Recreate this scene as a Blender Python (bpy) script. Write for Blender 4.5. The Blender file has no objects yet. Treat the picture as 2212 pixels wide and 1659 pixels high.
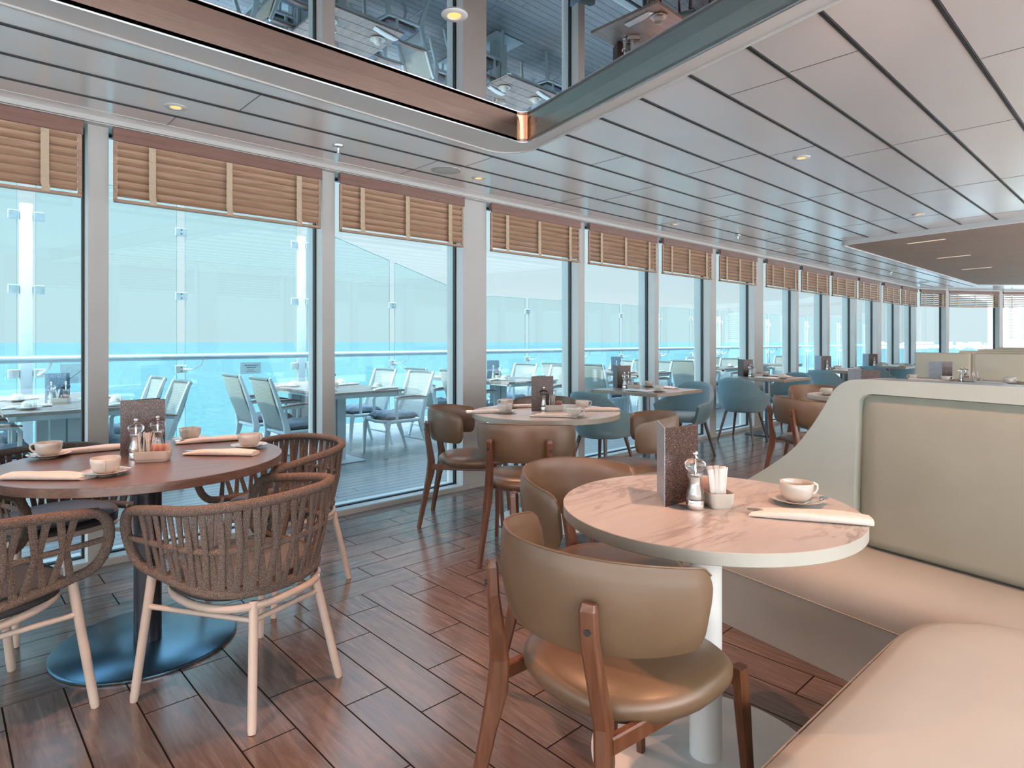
import bpy, bmesh, math, random
from math import sin, cos, pi, radians, hypot, atan2
from mathutils import Vector, Matrix
random.seed(7)
S = bpy.context.scene
COL = S.collection

# ------------------------------------------------------------------ camera
H = 1.27
TH = 0.817271                      # heading of the view, measured from +X (along the window wall)
cam_d = bpy.data.cameras.new('camera')
cam_d.sensor_width = 36.0
cam_d.lens = 1336.0 / 2212.0 * 36.0
cam_d.shift_y = -(829.5 - 735.0) / 2212.0
cam_d.clip_start = 0.05
cam_d.clip_end = 30000
cam = bpy.data.objects.new('camera', cam_d)
COL.objects.link(cam)
cam.location = (0, 0, H)
cam.rotation_euler = (pi / 2, 0, TH - pi / 2)
S.camera = cam

# ------------------------------------------------------------------ view
S.view_settings.view_transform = 'Standard'
S.view_settings.look = 'None'
S.view_settings.exposure = 0.42
S.view_settings.gamma = 1.0
S.view_settings.use_curve_mapping = False
S.cycles.max_bounces = 10
S.cycles.diffuse_bounces = 5
S.cycles.glossy_bounces = 4
S.cycles.transparent_max_bounces = 24
S.cycles.transmission_bounces = 8
S.cycles.caustics_reflective = False
S.cycles.caustics_refractive = False
S.cycles.sample_clamp_indirect = 4.0
S.cycles.use_denoising = True

# ------------------------------------------------------------------ node helpers
class NT:
    def __init__(s, tree):
        s.t = tree; s.n = tree.nodes; s.l = tree.links
        s.n.clear()
    def node(s, typ, **kw):
        x = s.n.new(typ)
        for k, v in kw.items():
            if k == 'ins':
                for kk, vv in v.items():
                    s.set(x, kk, vv)
            else:
                setattr(x, k, v)
        return x
    def set(s, x, k, v):
        sock = x.inputs[k]
        if isinstance(v, bpy.types.NodeSocket): s.l.new(v, sock)
        elif isinstance(v, (tuple, list)) and len(v) == 3 and sock.type == 'RGBA': sock.default_value = (*v, 1)
        else: sock.default_value = v
    def math(s, op, a, b=0.0, c=None, clamp=False):
        x = s.node('ShaderNodeMath', operation=op, use_clamp=clamp)
        s.set(x, 0, a); s.set(x, 1, b)
        if c is not None: s.set(x, 2, c)
        return x.outputs[0]
    def mix(s, f, a, b, blend='MIX'):
        x = s.node('ShaderNodeMix', data_type='RGBA', blend_type=blend)
        s.set(x, 'Factor', f)
        for i, v in ((6, a), (7, b)):
            if isinstance(v, bpy.types.NodeSocket): s.l.new(v, x.inputs[i])
            else: x.inputs[i].default_value = (*v, 1)
        return x.outputs[2]
    def ramp(s, f, stops):
        x = s.node('ShaderNodeValToRGB')
        cr = x.color_ramp
        while len(cr.elements) < len(stops): cr.elements.new(0.5)
        for e, (p, c) in zip(cr.elements, stops):
            e.position = p; e.color = (*c, 1)
        s.set(x, 0, f)
        return x.outputs[0]

# ------------------------------------------------------------------ world sky
W = bpy.data.worlds.new('sky'); S.world = W; W.use_nodes = True
w = NT(W.node_tree)
tc = w.node('ShaderNodeTexCoord')
sep = w.node('ShaderNodeSeparateXYZ', ins={0: tc.outputs['Generated']})
sky = w.ramp(sep.outputs[2], [(0.0, (0.98, 0.95, 0.94)), (0.10, (0.97, 0.97, 0.97)), (0.30, (0.88, 0.94, 0.98)), (0.60, (0.50, 0.72, 0.95)), (1.0, (0.34, 0.55, 0.85))])
mp = w.node('ShaderNodeMapping', ins={0: tc.outputs['Generated']}); mp.inputs['Scale'].default_value = (1.4, 1.4, 9.0)
nz = w.node('ShaderNodeTexNoise', ins={'Vector': mp.outputs[0], 'Scale': 1.6, 'Detail': 5.0, 'Roughness': 0.55})
cl = w.ramp(nz.outputs[0], [(0.46, (0, 0, 0)), (0.72, (1, 1, 1))])
skyc = w.mix(w.math('MULTIPLY', cl, 0.55), sky, (1.0, 0.985, 0.96))
# unseen sky behind the room (-Y), warmed and boosted as added fill light
warm = w.math('MULTIPLY', w.math('SUBTRACT', 0.15, sep.outputs[1]), 1.3, clamp=True)
skyc = w.mix(w.math('MULTIPLY', warm, 0.8), skyc, (1.0, 0.96, 0.92))
glow = w.math('MULTIPLY', w.math('SUBTRACT', -0.02, sep.outputs[1]), 4.0, clamp=True)
high = w.math('MULTIPLY', w.math('SUBTRACT', sep.outputs[2], 0.22), 3.5, clamp=True)
left = w.math('MULTIPLY', w.math('SUBTRACT', w.math('MULTIPLY', sep.outputs[0], -1.0), 0.55), 3.0, clamp=True)   # unseen sky on the left, boosted as added fill light
glow2 = w.math('MULTIPLY', left, 3.2)
bg = w.node('ShaderNodeBackground', ins={'Color': skyc, 'Strength': w.math('ADD', w.math('ADD', w.math('ADD', 0.68, glow2), w.math('MULTIPLY', w.math('MULTIPLY', w.math('SUBTRACT', sep.outputs[2], 0.42), 5.0, clamp=True), 2.0)), w.math('MULTIPLY', glow, w.math('ADD', 0.35, w.math('MULTIPLY', high, 26.0))))})
wo = w.node('ShaderNodeOutputWorld', ins={0: bg.outputs[0]})

# ------------------------------------------------------------------ low sun, from the far left along the ship's side
sd = bpy.data.lights.new('sun', 'SUN'); sd.energy = 1.7; sd.angle = radians(1.0); sd.color = (1.0, 0.80, 0.55)
so = bpy.data.objects.new('sun', sd); COL.objects.link(so)
so.rotation_euler = Vector((1.0, -0.02, -0.36)).to_track_quat('-Z', 'Y').to_euler()
so.location = (-3, 6, 6)

# ------------------------------------------------------------------ materials
def mat(name):
    m = bpy.data.materials.new(name); m.use_nodes = True
    return m, NT(m.node_tree)
def finish(m, t, bsdf):
    t.node('ShaderNodeOutputMaterial', ins={0: bsdf})
    return m
def pm(name, c1, c2=None, scale=20.0, rough=0.5, metal=0.0, bump=0.0, stretch=(1, 1, 1), detail=3.0, lo=0.35, hi=0.65, spec=0.5, rvar=0.0, coat=0.0, sheen=0.0, emit=None):
    m, t = mat(name)
    tcn = t.node('ShaderNodeTexCoord')
    mpn = t.node('ShaderNodeMapping', ins={0: tcn.outputs['Object']}); mpn.inputs['Scale'].default_value = stretch
    n = t.node('ShaderNodeTexNoise', ins={'Vector': mpn.outputs[0], 'Scale': scale, 'Detail': detail})
    if c2 is None: c2 = tuple(min(1, x * 1.05) for x in c1)
    col = t.ramp(n.outputs[0], [(lo, c1), (hi, c2)])
    b = t.node('ShaderNodeBsdfPrincipled', ins={'Base Color': col, 'Metallic': metal, 'Specular IOR Level': spec, 'Coat Weight': coat, 'Sheen Weight': sheen})
    if rvar: t.set(b, 'Roughness', t.math('ADD', rough - rvar / 2, t.math('MULTIPLY', n.outputs[0], rvar)))
    else: t.set(b, 'Roughness', rough)
    if bump:
        bp = t.node('ShaderNodeBump', ins={'Height': n.outputs[0], 'Strength': bump, 'Distance': 0.002})
        t.set(b, 'Normal', bp.outputs[0])
    return finish(m, t, b.outputs[0])

def floor_mat(name, w0, L, y_split, x0, yj0, xj0, cols, grout, rough, fine=1.0):
    """wood-look tiles: along X next to the windows (Y > y_split), along Y elsewhere"""
    m, t = mat(name)
    geo = t.node('ShaderNodeNewGeometry')
    sp = t.node('ShaderNodeSeparateXYZ', ins={0: geo.outputs['Position']})
    X, Y = sp.outputs[0], sp.outputs[1]
    zone = t.math('GREATER_THAN', Y, y_split)
    def pick(a, b):   # zone ? a : b
        return t.math('ADD', t.math('MULTIPLY', zone, a), t.math('MULTIPLY', t.math('SUBTRACT', 1.0, zone), b))
    across = pick(t.math('SUBTRACT', Y, y_split), t.math('SUBTRACT', X, x0))
    along = pick(t.math('SUBTRACT', X, xj0), t.math('SUBTRACT', Y, yj0))
    k = t.math('DIVIDE', across, w0)
    i = t.math('FLOOR', k)
    fa = t.math('FRACT', k)
    odd = t.math('FLOORED_MODULO', i, 2.0)
    m4 = t.math('FLOORED_MODULO', i, 4.0)
    q3 = t.math('GREATER_THAN', m4, 2.5); q1 = t.math('MULTIPLY', odd, t.math('SUBTRACT', 1.0, q3))
    q2 = t.math('MULTIPLY', t.math('SUBTRACT', 1.0, odd), t.math('GREATER_THAN', m4, 1.0))
    offx = t.math('ADD', t.math('MULTIPLY', q1, -0.19), t.math('MULTIPLY', q3, 0.23))
    offy = t.math('ADD', t.math('MULTIPLY', odd, 0.405), t.math('MULTIPLY', q2, 0.195))
    off = pick(offx, offy)
    kk = t.math('DIVIDE', t.math('SUBTRACT', along, off), L)
    j = t.math('FLOOR', kk); fl = t.math('FRACT', kk)
    ga = t.math('MINIMUM', fa, t.math('SUBTRACT', 1.0, fa))
    gl = t.math('MINIMUM', fl, t.math('SUBTRACT', 1.0, fl))
    g = t.math('MINIMUM', t.math('MULTIPLY', ga, w0), t.math('MULTIPLY', gl, L))
    gap = t.math('LESS_THAN', g, 0.0027)
    cv = t.node('ShaderNodeCombineXYZ', ins={0: i, 1: j, 2: zone})
    wn = t.node('ShaderNodeTexWhiteNoise', noise_dimensions='3D', ins={'Vector': cv.outputs[0]})
    # grain
    gv = t.node('ShaderNodeCombineXYZ', ins={0: t.math('MULTIPLY', along, 1.3), 1: t.math('MULTIPLY', across, 13.0), 2: t.math('MULTIPLY', wn.outputs[0], 31.0)})
    n1 = t.node('ShaderNodeTexNoise', ins={'Vector': gv.outputs[0], 'Scale': 3.0 * fine, 'Detail': 7.0, 'Roughness': 0.62, 'Distortion': 0.9})
    gv2 = t.node('ShaderNodeCombineXYZ', ins={0: t.math('MULTIPLY', along, 2.0), 1: t.math('MULTIPLY', across, 120.0), 2: t.math('MULTIPLY', wn.outputs[0], 17.0)})
    n2 = t.node('ShaderNodeTexNoise', ins={'Vector': gv2.outputs[0], 'Scale': 2.0 * fine, 'Detail': 2.0, 'Distortion': 0.4})
    c = t.ramp(n1.outputs[0], [(0.30, cols[0]), (0.52, cols[1]), (0.72, cols[2])])
    c = t.mix(t.math('MULTIPLY', t.ramp(n2.outputs[0], [(0.35, (1, 1, 1)), (0.5, (0, 0, 0))]), 0.12), c, tuple(x * 0.55 for x in cols[0]))
    c = t.mix(t.math('MULTIPLY', wn.outputs[0], 0.35), c, tuple(x * 0.62 for x in cols[1]))
    c = t.mix(gap, c, grout)
    b = t.node('ShaderNodeBsdfPrincipled', ins={'Base Color': c, 'IOR': 1.6, 'Specular IOR Level': t.math('MULTIPLY', 0.8, t.math('SUBTRACT', 1.0, gap))})
    t.set(b, 'Roughness', t.math('ADD', t.math('ADD', rough, t.math('MULTIPLY', n1.outputs[0], 0.14)), t.math('MULTIPLY', gap, 0.6)))
    hgt = t.math('SUBTRACT', t.math('MULTIPLY', n2.outputs[0], 0.25), t.math('MULTIPLY', gap, 1.0))
    bp = t.node('ShaderNodeBump', ins={'Height': hgt, 'Strength': 0.12, 'Distance': 0.001})
    t.set(b, 'Normal', bp.outputs[0])
    return finish(m, t, b.outputs[0])

def glass_mat(name, tint, rough=0.0, ior=1.45, gloss=1.0):
    m, t = mat(name)
    lw = t.node('ShaderNodeLayerWeight', ins={'Blend': 0.5})
    f5 = t.math('POWER', lw.outputs['Facing'], 5.0)
    tr = t.node('ShaderNodeBsdfTransparent', ins={0: tint})
    gl = t.node('ShaderNodeBsdfGlossy', ins={'Color': (1, 1, 1), 'Roughness': rough})
    n = t.node('ShaderNodeTexNoise', ins={'Scale': 0.7})
    f = t.math('MULTIPLY', t.math('ADD', 0.04, t.math('MULTIPLY', f5, 0.8)), t.math('ADD', gloss - 0.05, t.math('MULTIPLY', n.outputs[0], 0.1)), clamp=True)
    mx = t.node('ShaderNodeMixShader', ins={0: f, 1: tr.outputs[0], 2: gl.outputs[0]})
    return finish(m, t, mx.outputs[0])

def emit_mat(name, col, strength):
    m, t = mat(name)
    e = t.node('ShaderNodeEmission', ins={0: col, 1: strength})
    return finish(m, t, e.outputs[0])

def rope_mat(name, a, b_, c_):
    m, t = mat(name)
    tcn = t.node('ShaderNodeTexCoord')
    n = t.node('ShaderNodeTexNoise', ins={'Vector': tcn.outputs['Object'], 'Scale': 520.0, 'Detail': 1.5})
    n2 = t.node('ShaderNodeTexNoise', ins={'Vector': tcn.outputs['Object'], 'Scale': 30.0, 'Detail': 2.0})
    col = t.ramp(n.outputs[0], [(0.36, a), (0.5, b_), (0.62, c_)])
    b = t.node('ShaderNodeBsdfPrincipled', ins={'Base Color': col, 'Roughness': 0.85, 'Specular IOR Level': 0.2})
    bp = t.node('ShaderNodeBump', ins={'Height': n.outputs[0], 'Strength': 0.9, 'Distance': 0.003})
    t.set(b, 'Normal', bp.outputs[0])
    return finish(m, t, b.outputs[0])

def weave_mat(name, c, dark, sc):
    m, t = mat(name)
    tcn = t.node('ShaderNodeTexCoord')
    mpn = t.node('ShaderNodeMapping', ins={0: tcn.outputs['UV']}); mpn.inputs['Scale'].default_value = (sc[0], sc[1], 1)
    br = t.node('ShaderNodeTexBrick', ins={'Vector': mpn.outputs[0], 'Color1': c, 'Color2': tuple(x * 0.93 for x in c), 'Mortar': dark, 'Scale': 1.0, 'Mortar Size': 0.13, 'Mortar Smooth': 0.6, 'Brick Width': 1.0, 'Row Height': 0.62})
    b = t.node('ShaderNodeBsdfPrincipled', ins={'Base Color': br.outputs[0], 'Roughness': 0.6})
    bp = t.node('ShaderNodeBump', ins={'Height': t.math('SUBTRACT', 1.0, br.outputs[1]), 'Strength': 1.0, 'Distance': 0.004})
    t.set(b, 'Normal', bp.outputs[0])
    return finish(m, t, b.outputs[0])

MROT = radians(100)
def marble_mat(name):
    m, t = mat(name)
    tcn = t.node('ShaderNodeTexCoord')
    mpn = t.node('ShaderNodeMapping', ins={0: tcn.outputs['Object']}); mpn.inputs['Scale'].default_value = (0.8, 3.6, 1.0); mpn.inputs['Rotation'].default_value = (0, 0, MROT)
    n0 = t.node('ShaderNodeTexNoise', ins={'Vector': mpn.outputs[0], 'Scale': 2.6, 'Detail': 8.0, 'Roughness': 0.62, 'Distortion': 0.55})
    v = t.math('ABSOLUTE', t.math('SUBTRACT', n0.outputs[0], 0.5))
    n1 = t.node('ShaderNodeTexNoise', ins={'Vector': mpn.outputs[0], 'Scale': 1.4, 'Detail': 3.0})
    vein = t.math('MULTIPLY', t.ramp(v, [(0.0, (1, 1, 1)), (0.035, (0, 0, 0))]), t.ramp(n1.outputs[0], [(0.42, (0, 0, 0)), (0.62, (1, 1, 1))]))
    soft = t.ramp(v, [(0.0, (0.5, 0.5, 0.5)), (0.16, (0, 0, 0))])
    c = t.mix(t.math('MULTIPLY', soft, 0.5), (0.54, 0.525, 0.50), (0.33, 0.30, 0.275))
    c = t.mix(t.math('MULTIPLY', vein, 0.9), c, (0.24, 0.20, 0.18))
    b = t.node('ShaderNodeBsdfPrincipled', ins={'Base Color': c, 'Roughness': 0.33})
    return finish(m, t, b.outputs[0])

def glitter_mat(name, base, dot, amt=0.5):
    m, t = mat(name)
    tcn = t.node('ShaderNodeTexCoord')
    v = t.node('ShaderNodeTexVoronoi', ins={'Vector': tcn.outputs['Object'], 'Scale': 900.0})
    wn = t.node('ShaderNodeTexWhiteNoise', noise_dimensions='3D', ins={'Vector': v.outputs['Position']})
    d = t.math('MULTIPLY', t.math('GREATER_THAN', wn.outputs[0], 1.0 - amt), 0.9)
    c = t.mix(d, base, dot)
    b = t.node('ShaderNodeBsdfPrincipled', ins={'Base Color': c, 'Roughness': 0.38, 'Metallic': 0.15, 'Specular IOR Level': 0.7})
    return finish(m, t, b.outputs[0])

def wood_mat(name, a, b_, c_, scale=3.0, stretch=(1.5, 14, 14), rough=0.4, spec=0.5):
    m, t = mat(name)
    tcn = t.node('ShaderNodeTexCoord')
    mpn = t.node('ShaderNodeMapping', ins={0: tcn.outputs['Object']}); mpn.inputs['Scale'].default_value = stretch
    n = t.node('ShaderNodeTexNoise', ins={'Vector': mpn.outputs[0], 'Scale': scale, 'Detail': 6.0, 'Distortion': 0.8, 'Roughness': 0.6})
    col = t.ramp(n.outputs[0], [(0.3, a), (0.5, b_), (0.7, c_)])
    b = t.node('ShaderNodeBsdfPrincipled', ins={'Base Color': col, 'Roughness': rough, 'Specular IOR Level': spec})
    bp = t.node('ShaderNodeBump', ins={'Height': n.outputs[0], 'Strength': 0.12, 'Distance': 0.001}); t.set(b, 'Normal', bp.outputs[0])
    return finish(m, t, b.outputs[0])

def lines_mat(name, a, b_, period, axis, duty=0.3, rough=0.5):
    """fine parallel slat lines"""
    m, t = mat(name)
    geo = t.node('ShaderNodeNewGeometry')
    sp = t.node('ShaderNodeSeparateXYZ', ins={0: geo.outputs['Position']})
    s = t.math('SUBTRACT', sp.outputs[0], t.math('MULTIPLY', sp.outputs[1], 0.186)) if axis == 'skew' else sp.outputs[axis]
    f = t.math('FRACT', t.math('DIVIDE', s, period))
    g = t.math('LESS_THAN', f, duty)
    n = t.node('ShaderNodeTexNoise', ins={'Vector': geo.outputs['Position'], 'Scale': 2.5, 'Detail': 3.0})
    c = t.mix(n.outputs[0], a, tuple(x * 0.75 for x in a))
    c = t.mix(g, c, b_)
    b = t.node('ShaderNodeBsdfPrincipled', ins={'Base Color': c, 'Roughness': 0.7, 'Specular IOR Level': 0.1})
    bp = t.node('ShaderNodeBump', ins={'Height': t.math('SUBTRACT', 1.0, g), 'Strength': 0.5, 'Distance': 0.006}); t.set(b, 'Normal', bp.outputs[0])
    return finish(m, t, b.outputs[0])

M = {}
M['floor'] = floor_mat('interior wood-look tiles', 0.1737, 0.633, 2.766, 0.8715, 2.19, 1.925,
                       ((0.115, 0.080, 0.068), (0.175, 0.127, 0.108), (0.245, 0.185, 0.160)), (0.020, 0.014, 0.012), 0.13)
M['deck'] = floor_mat('outdoor deck planks', 0.10, 2.4, -50.0, 0.0, 0.0, 0.0,
                      ((0.20, 0.20, 0.21), (0.27, 0.265, 0.27), (0.34, 0.33, 0.33)), (0.05, 0.05, 0.055), 0.32)
M['white'] = pm('window frame paint', (0.55, 0.53, 0.50), (0.58, 0.56, 0.53), 3.0, 0.42)
M['ceil'] = pm('satin ceiling panels', (0.90, 0.88, 0.86), (0.94, 0.92, 0.90), 1.2, 0.24, metal=0.4, spec=1.0, rvar=0.08)
M['black'] = pm('black gasket', (0.012, 0.012, 0.012), (0.02, 0.02, 0.02), 40, 0.5)
M['slot'] = pm('ceiling slot profile', (0.02, 0.017, 0.015), (0.035, 0.03, 0.026), 60, 0.4)
M['glass'] = glass_mat('window glass', (0.84, 0.965, 1.0), gloss=0.6)
M['rglass'] = glass_mat('railing glass', (0.88, 0.965, 0.965), gloss=0.6)
M['gedge'] = pm('glass edge', (0.10, 0.22, 0.22), (0.14, 0.28, 0.28), 20, 0.2)
M['windowlit'] = pm('brushed nickel fascia', (0.36, 0.39, 0.35), (0.42, 0.45, 0.41), 6, 0.34, metal=0.9, stretch=(1, 1, 60))  # right-hand fascia faces: reflected window light put into a lighter, greener metal
M['rwhite'] = pm('white painted metal', (0.82, 0.84, 0.84), (0.86, 0.87, 0.87), 6, 0.35)
M['post'] = pm('pale post paint', (0.56, 0.62, 0.65), (0.60, 0.66, 0.69), 6, 0.4)
M['rail'] = pm('handrail metal', (0.34, 0.41, 0.46), (0.38, 0.45, 0.50), 8, 0.3, metal=0.4)
M['steel'] = pm('brushed steel', (0.55, 0.56, 0.57), (0.65, 0.66, 0.67), 50, 0.28, metal=1.0)
M['chrome'] = pm('chrome', (0.80, 0.80, 0.80), (0.85, 0.85, 0.85), 20, 0.08, metal=1.0)
M['bronze'] = pm('brushed bronze fascia', (0.085, 0.056, 0.043), (0.115, 0.078, 0.061), 6, 0.32, metal=0.7, stretch=(1, 1, 60))
M['copper'] = pm('polished copper corner', (0.36, 0.19, 0.12), (0.44, 0.24, 0.15), 6, 0.16, metal=1.0, stretch=(60, 60, 1))
M['mirror'] = pm('tinted mirror ceiling', (0.56, 0.50, 0.50), (0.58, 0.52, 0.52), 1, 0.004, metal=1.0)
M['blind'] = wood_mat('walnut blind slats', (0.24, 0.130, 0.078), (0.32, 0.185, 0.115), (0.40, 0.245, 0.155), 3.0, (1.2, 20, 20), 0.45)
M['valance'] = wood_mat('walnut blind valance', (0.115, 0.050, 0.036), (0.15, 0.068, 0.048), (0.18, 0.085, 0.06), 3.0, (1.2, 20, 20), 0.4)
M['tape'] = pm('ladder tape cloth', (0.48, 0.36, 0.25), (0.56, 0.43, 0.30), 220, 0.8)
M['walnut'] = wood_mat('walnut table laminate', (0.10, 0.050, 0.036), (0.145, 0.078, 0.058), (0.19, 0.108, 0.08), 2.4, (1.6, 22, 22), 0.30, 0.7)
M['oak'] = wood_mat('square table laminate', (0.24, 0.17, 0.13), (0.32, 0.24, 0.19), (0.38, 0.30, 0.24), 2.4, (1.6, 22, 22), 0.30, 0.7)
M['marble'] = marble_mat('marble laminate')
M['rim'] = pm('pale table edge', (0.43, 0.415, 0.36), (0.46, 0.445, 0.39), 9, 0.4)
M['darkmetal'] = pm('dark blue-black base', (0.030, 0.032, 0.042), (0.042, 0.045, 0.055), 12, 0.28, metal=0.5)
M['greymetal'] = pm('slate grey table leg', (0.11, 0.13, 0.15), (0.14, 0.16, 0.18), 12, 0.35, metal=0.4)
M['whitebase'] = pm('white powder-coated base', (0.80, 0.82, 0.82), (0.84, 0.86, 0.86), 10, 0.28)
M['rope'] = rope_mat('mottled brown rope', (0.085, 0.060, 0.050), (0.175, 0.130, 0.108), (0.33, 0.265, 0.225))
M['ropeframe'] = pm('cream painted tube', (0.60, 0.49, 0.42), (0.65, 0.54, 0.46), 12, 0.4)
M['cush'] = pm('slate fabric cushion', (0.10, 0.12, 0.14), (0.15, 0.17, 0.19), 260, 0.75, bump=0.4)
M['cushunder'] = pm('black cushion side', (0.022, 0.020, 0.022), (0.035, 0.032, 0.034), 120, 0.6)
M['leather'] = pm('taupe leatherette', (0.145, 0.090, 0.052), (0.165, 0.103, 0.061), 5, 0.36, spec=0.45, bump=0.05)
M['cwood'] = wood_mat('warm beech chair wood', (0.085, 0.029, 0.013), (0.130, 0.047, 0.021), (0.175, 0.070, 0.034), 3.0, (14, 14, 1.5), 0.36)
M['teal'] = pm('teal wool fabric', (0.115, 0.205, 0.235), (0.20, 0.31, 0.345), 300, 0.85, bump=0.4, sheen=0.3)
M['greyfab'] = pm('grey wool fabric', (0.20, 0.20, 0.22), (0.30, 0.29, 0.30), 300, 0.85, bump=0.4, sheen=0.3)
M['dwood'] = wood_mat('dark walnut leg', (0.060, 0.035, 0.028), (0.095, 0.058, 0.045), (0.13, 0.08, 0.06), 3.0, (14, 14, 1.5), 0.4)
M['booth'] = pm('cream booth leatherette', (0.47, 0.45, 0.405), (0.50, 0.48, 0.43), 4, 0.38, bump=0.03, spec=0.4)
M['boothpanel'] = pm('pale booth panel', (0.47, 0.54, 0.505), (0.50, 0.57, 0.535), 4, 0.42)
M['pad'] = pm('sage grey back pad', (0.33, 0.325, 0.265), (0.355, 0.35, 0.29), 5, 0.42, bump=0.03)
M['fband'] = pm('beige bench back', (0.74, 0.66, 0.53), (0.78, 0.70, 0.57), 5, 0.45)
M['china'] = pm('glazed white china', (0.60, 0.565, 0.51), (0.63, 0.595, 0.54), 10, 0.12, coat=0.3)
M['linen'] = pm('white linen', (0.74, 0.70, 0.66), (0.80, 0.76, 0.72), 60, 0.85, bump=0.3)
M['paper'] = pm('paper sachet', (0.78, 0.74, 0.70), (0.83, 0.79, 0.75), 60, 0.7)
M['pink'] = pm('pink paper sachet', (0.72, 0.47, 0.40), (0.78, 0.53, 0.45), 60, 0.7)
M['ink'] = pm('printed mark', (0.03, 0.03, 0.03), (0.05, 0.05, 0.05), 60, 0.6)
M['glitbrown'] = glitter_mat('brown glitter board', (0.045, 0.022, 0.020), (0.60, 0.42, 0.35), 0.08)
M['glitlit'] = glitter_mat('window-lit glitter board', (0.16, 0.19, 0.23), (0.62, 0.68, 0.74), 0.35)  # brown board's copy with the window's bluish reflection put into its colour
M['glitnavy'] = glitter_mat('navy glitter board', (0.035, 0.085, 0.15), (0.45, 0.65, 0.80), 0.18)
def clear_mat():
    m, t = mat('clear acrylic')
    n = t.node('ShaderNodeTexNoise', ins={'Scale': 40.0})
    c = t.ramp(n.outputs[0], [(0.3, (0.93, 0.94, 0.94)), (0.7, (0.97, 0.97, 0.97))])
    b = t.node('ShaderNodeBsdfPrincipled', ins={'Base Color': c, 'Roughness': 0.0, 'IOR': 1.46, 'Transmission Weight': 1.0})
    return finish(m, t, b.outputs[0])
M['acryl'] = clear_mat()
M['thin'] = glass_mat('thin clear wall', (0.94, 0.95, 0.95), gloss=2.5)
M['disc'] = pm('satin disc with painted sky blue', (0.085, 0.17, 0.235), (0.10, 0.19, 0.26), 5, 0.26, metal=0.9)  # dark metal disc; its blue is sky reflection put into the colour
M['salt'] = pm('salt crystals', (0.76, 0.72, 0.68), (0.88, 0.84, 0.80), 300, 0.8)
M['pepper'] = pm('peppercorns', (0.10, 0.075, 0.06), (0.20, 0.15, 0.12), 300, 0.8)
M['oframe'] = pm('white outdoor frame', (0.56, 0.62, 0.64), (0.62, 0.68, 0.70), 8, 0.4)
M['weave'] = weave_mat('ivory rope weave', (0.64, 0.65, 0.59), (0.16, 0.20, 0.20), (17, 30))
M['ocush'] = pm('grey tufted cushion', (0.15, 0.17, 0.20), (0.24, 0.27, 0.30), 14, 0.8, bump=0.5)
M['teak'] = wood_mat('weathered teak', (0.26, 0.19, 0.16), (0.34, 0.26, 0.22), (0.42, 0.33, 0.28), 3.0, (20, 1.5, 20), 0.35)
M['arm'] = wood_mat('teak armrest', (0.22, 0.14, 0.11), (0.28, 0.19, 0.15), (0.33, 0.23, 0.19), 3.0, (2, 20, 20), 0.4)
M['lampin'] = emit_mat('glowing reflector', (1.0, 0.42, 0.14), 1.6)
M['lampring'] = pm('downlight ring', (0.70, 0.70, 0.68), (0.74, 0.74, 0.72), 30, 0.3)
M['strip'] = emit_mat('warm strip light', (1.0, 0.78, 0.55), 1.1)
M['grille'] = pm('speaker grille', (0.38, 0.40, 0.36), (0.55, 0.56, 0.52), 600, 0.6)
M['woodceil'] = lines_mat('slatted wood ceiling', (0.36, 0.27, 0.215), (0.13, 0.092, 0.072), 0.045, 'skew', 0.33)
M['sign'] = pm('frosted notice', (0.25, 0.34, 0.36), (0.29, 0.38, 0.40), 30, 0.5)
def sea_mat():
    m, t = mat('sea water')
    geo = t.node('ShaderNodeNewGeometry')
    mpn = t.node('ShaderNodeMapping', ins={0: geo.outputs['Position']}); mpn.inputs['Rotation'].default_value = (0, 0, TH); mpn.inputs['Scale'].default_value = (1.0, 0.45, 1.0)
    n = t.node('ShaderNodeTexNoise', ins={'Vector': mpn.outputs[0], 'Scale': 0.35, 'Detail': 6.0, 'Roughness': 0.65})
    n3 = t.node('ShaderNodeTexNoise', ins={'Vector': mpn.outputs[0], 'Scale': 0.004, 'Detail': 3.0})
    dist = t.node('ShaderNodeVectorMath', operation='LENGTH', ins={0: geo.outputs['Position']})
    far = t.math('DIVIDE', dist.outputs['Value'], 2600.0, clamp=True)
    c = t.ramp(n.outputs[0], [(0.35, (0.034, 0.066, 0.071)), (0.62, (0.048, 0.084, 0.087))])
    c = t.mix(far, c, (0.033, 0.060, 0.069))
    c = t.mix(t.math('MULTIPLY', n3.outputs[0], 0.35), c, (0.037, 0.068, 0.074))
    b = t.node('ShaderNodeBsdfPrincipled', ins={'Base Color': c, 'Roughness': 0.5, 'Specular IOR Level': 0.05})
    bp = t.node('ShaderNodeBump', ins={'Height': n.outputs[0], 'Strength': 0.6, 'Distance': 0.5}); t.set(b, 'Normal', bp.outputs[0])
    return finish(m, t, b.outputs[0])
M['sea'] = sea_mat()

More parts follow.
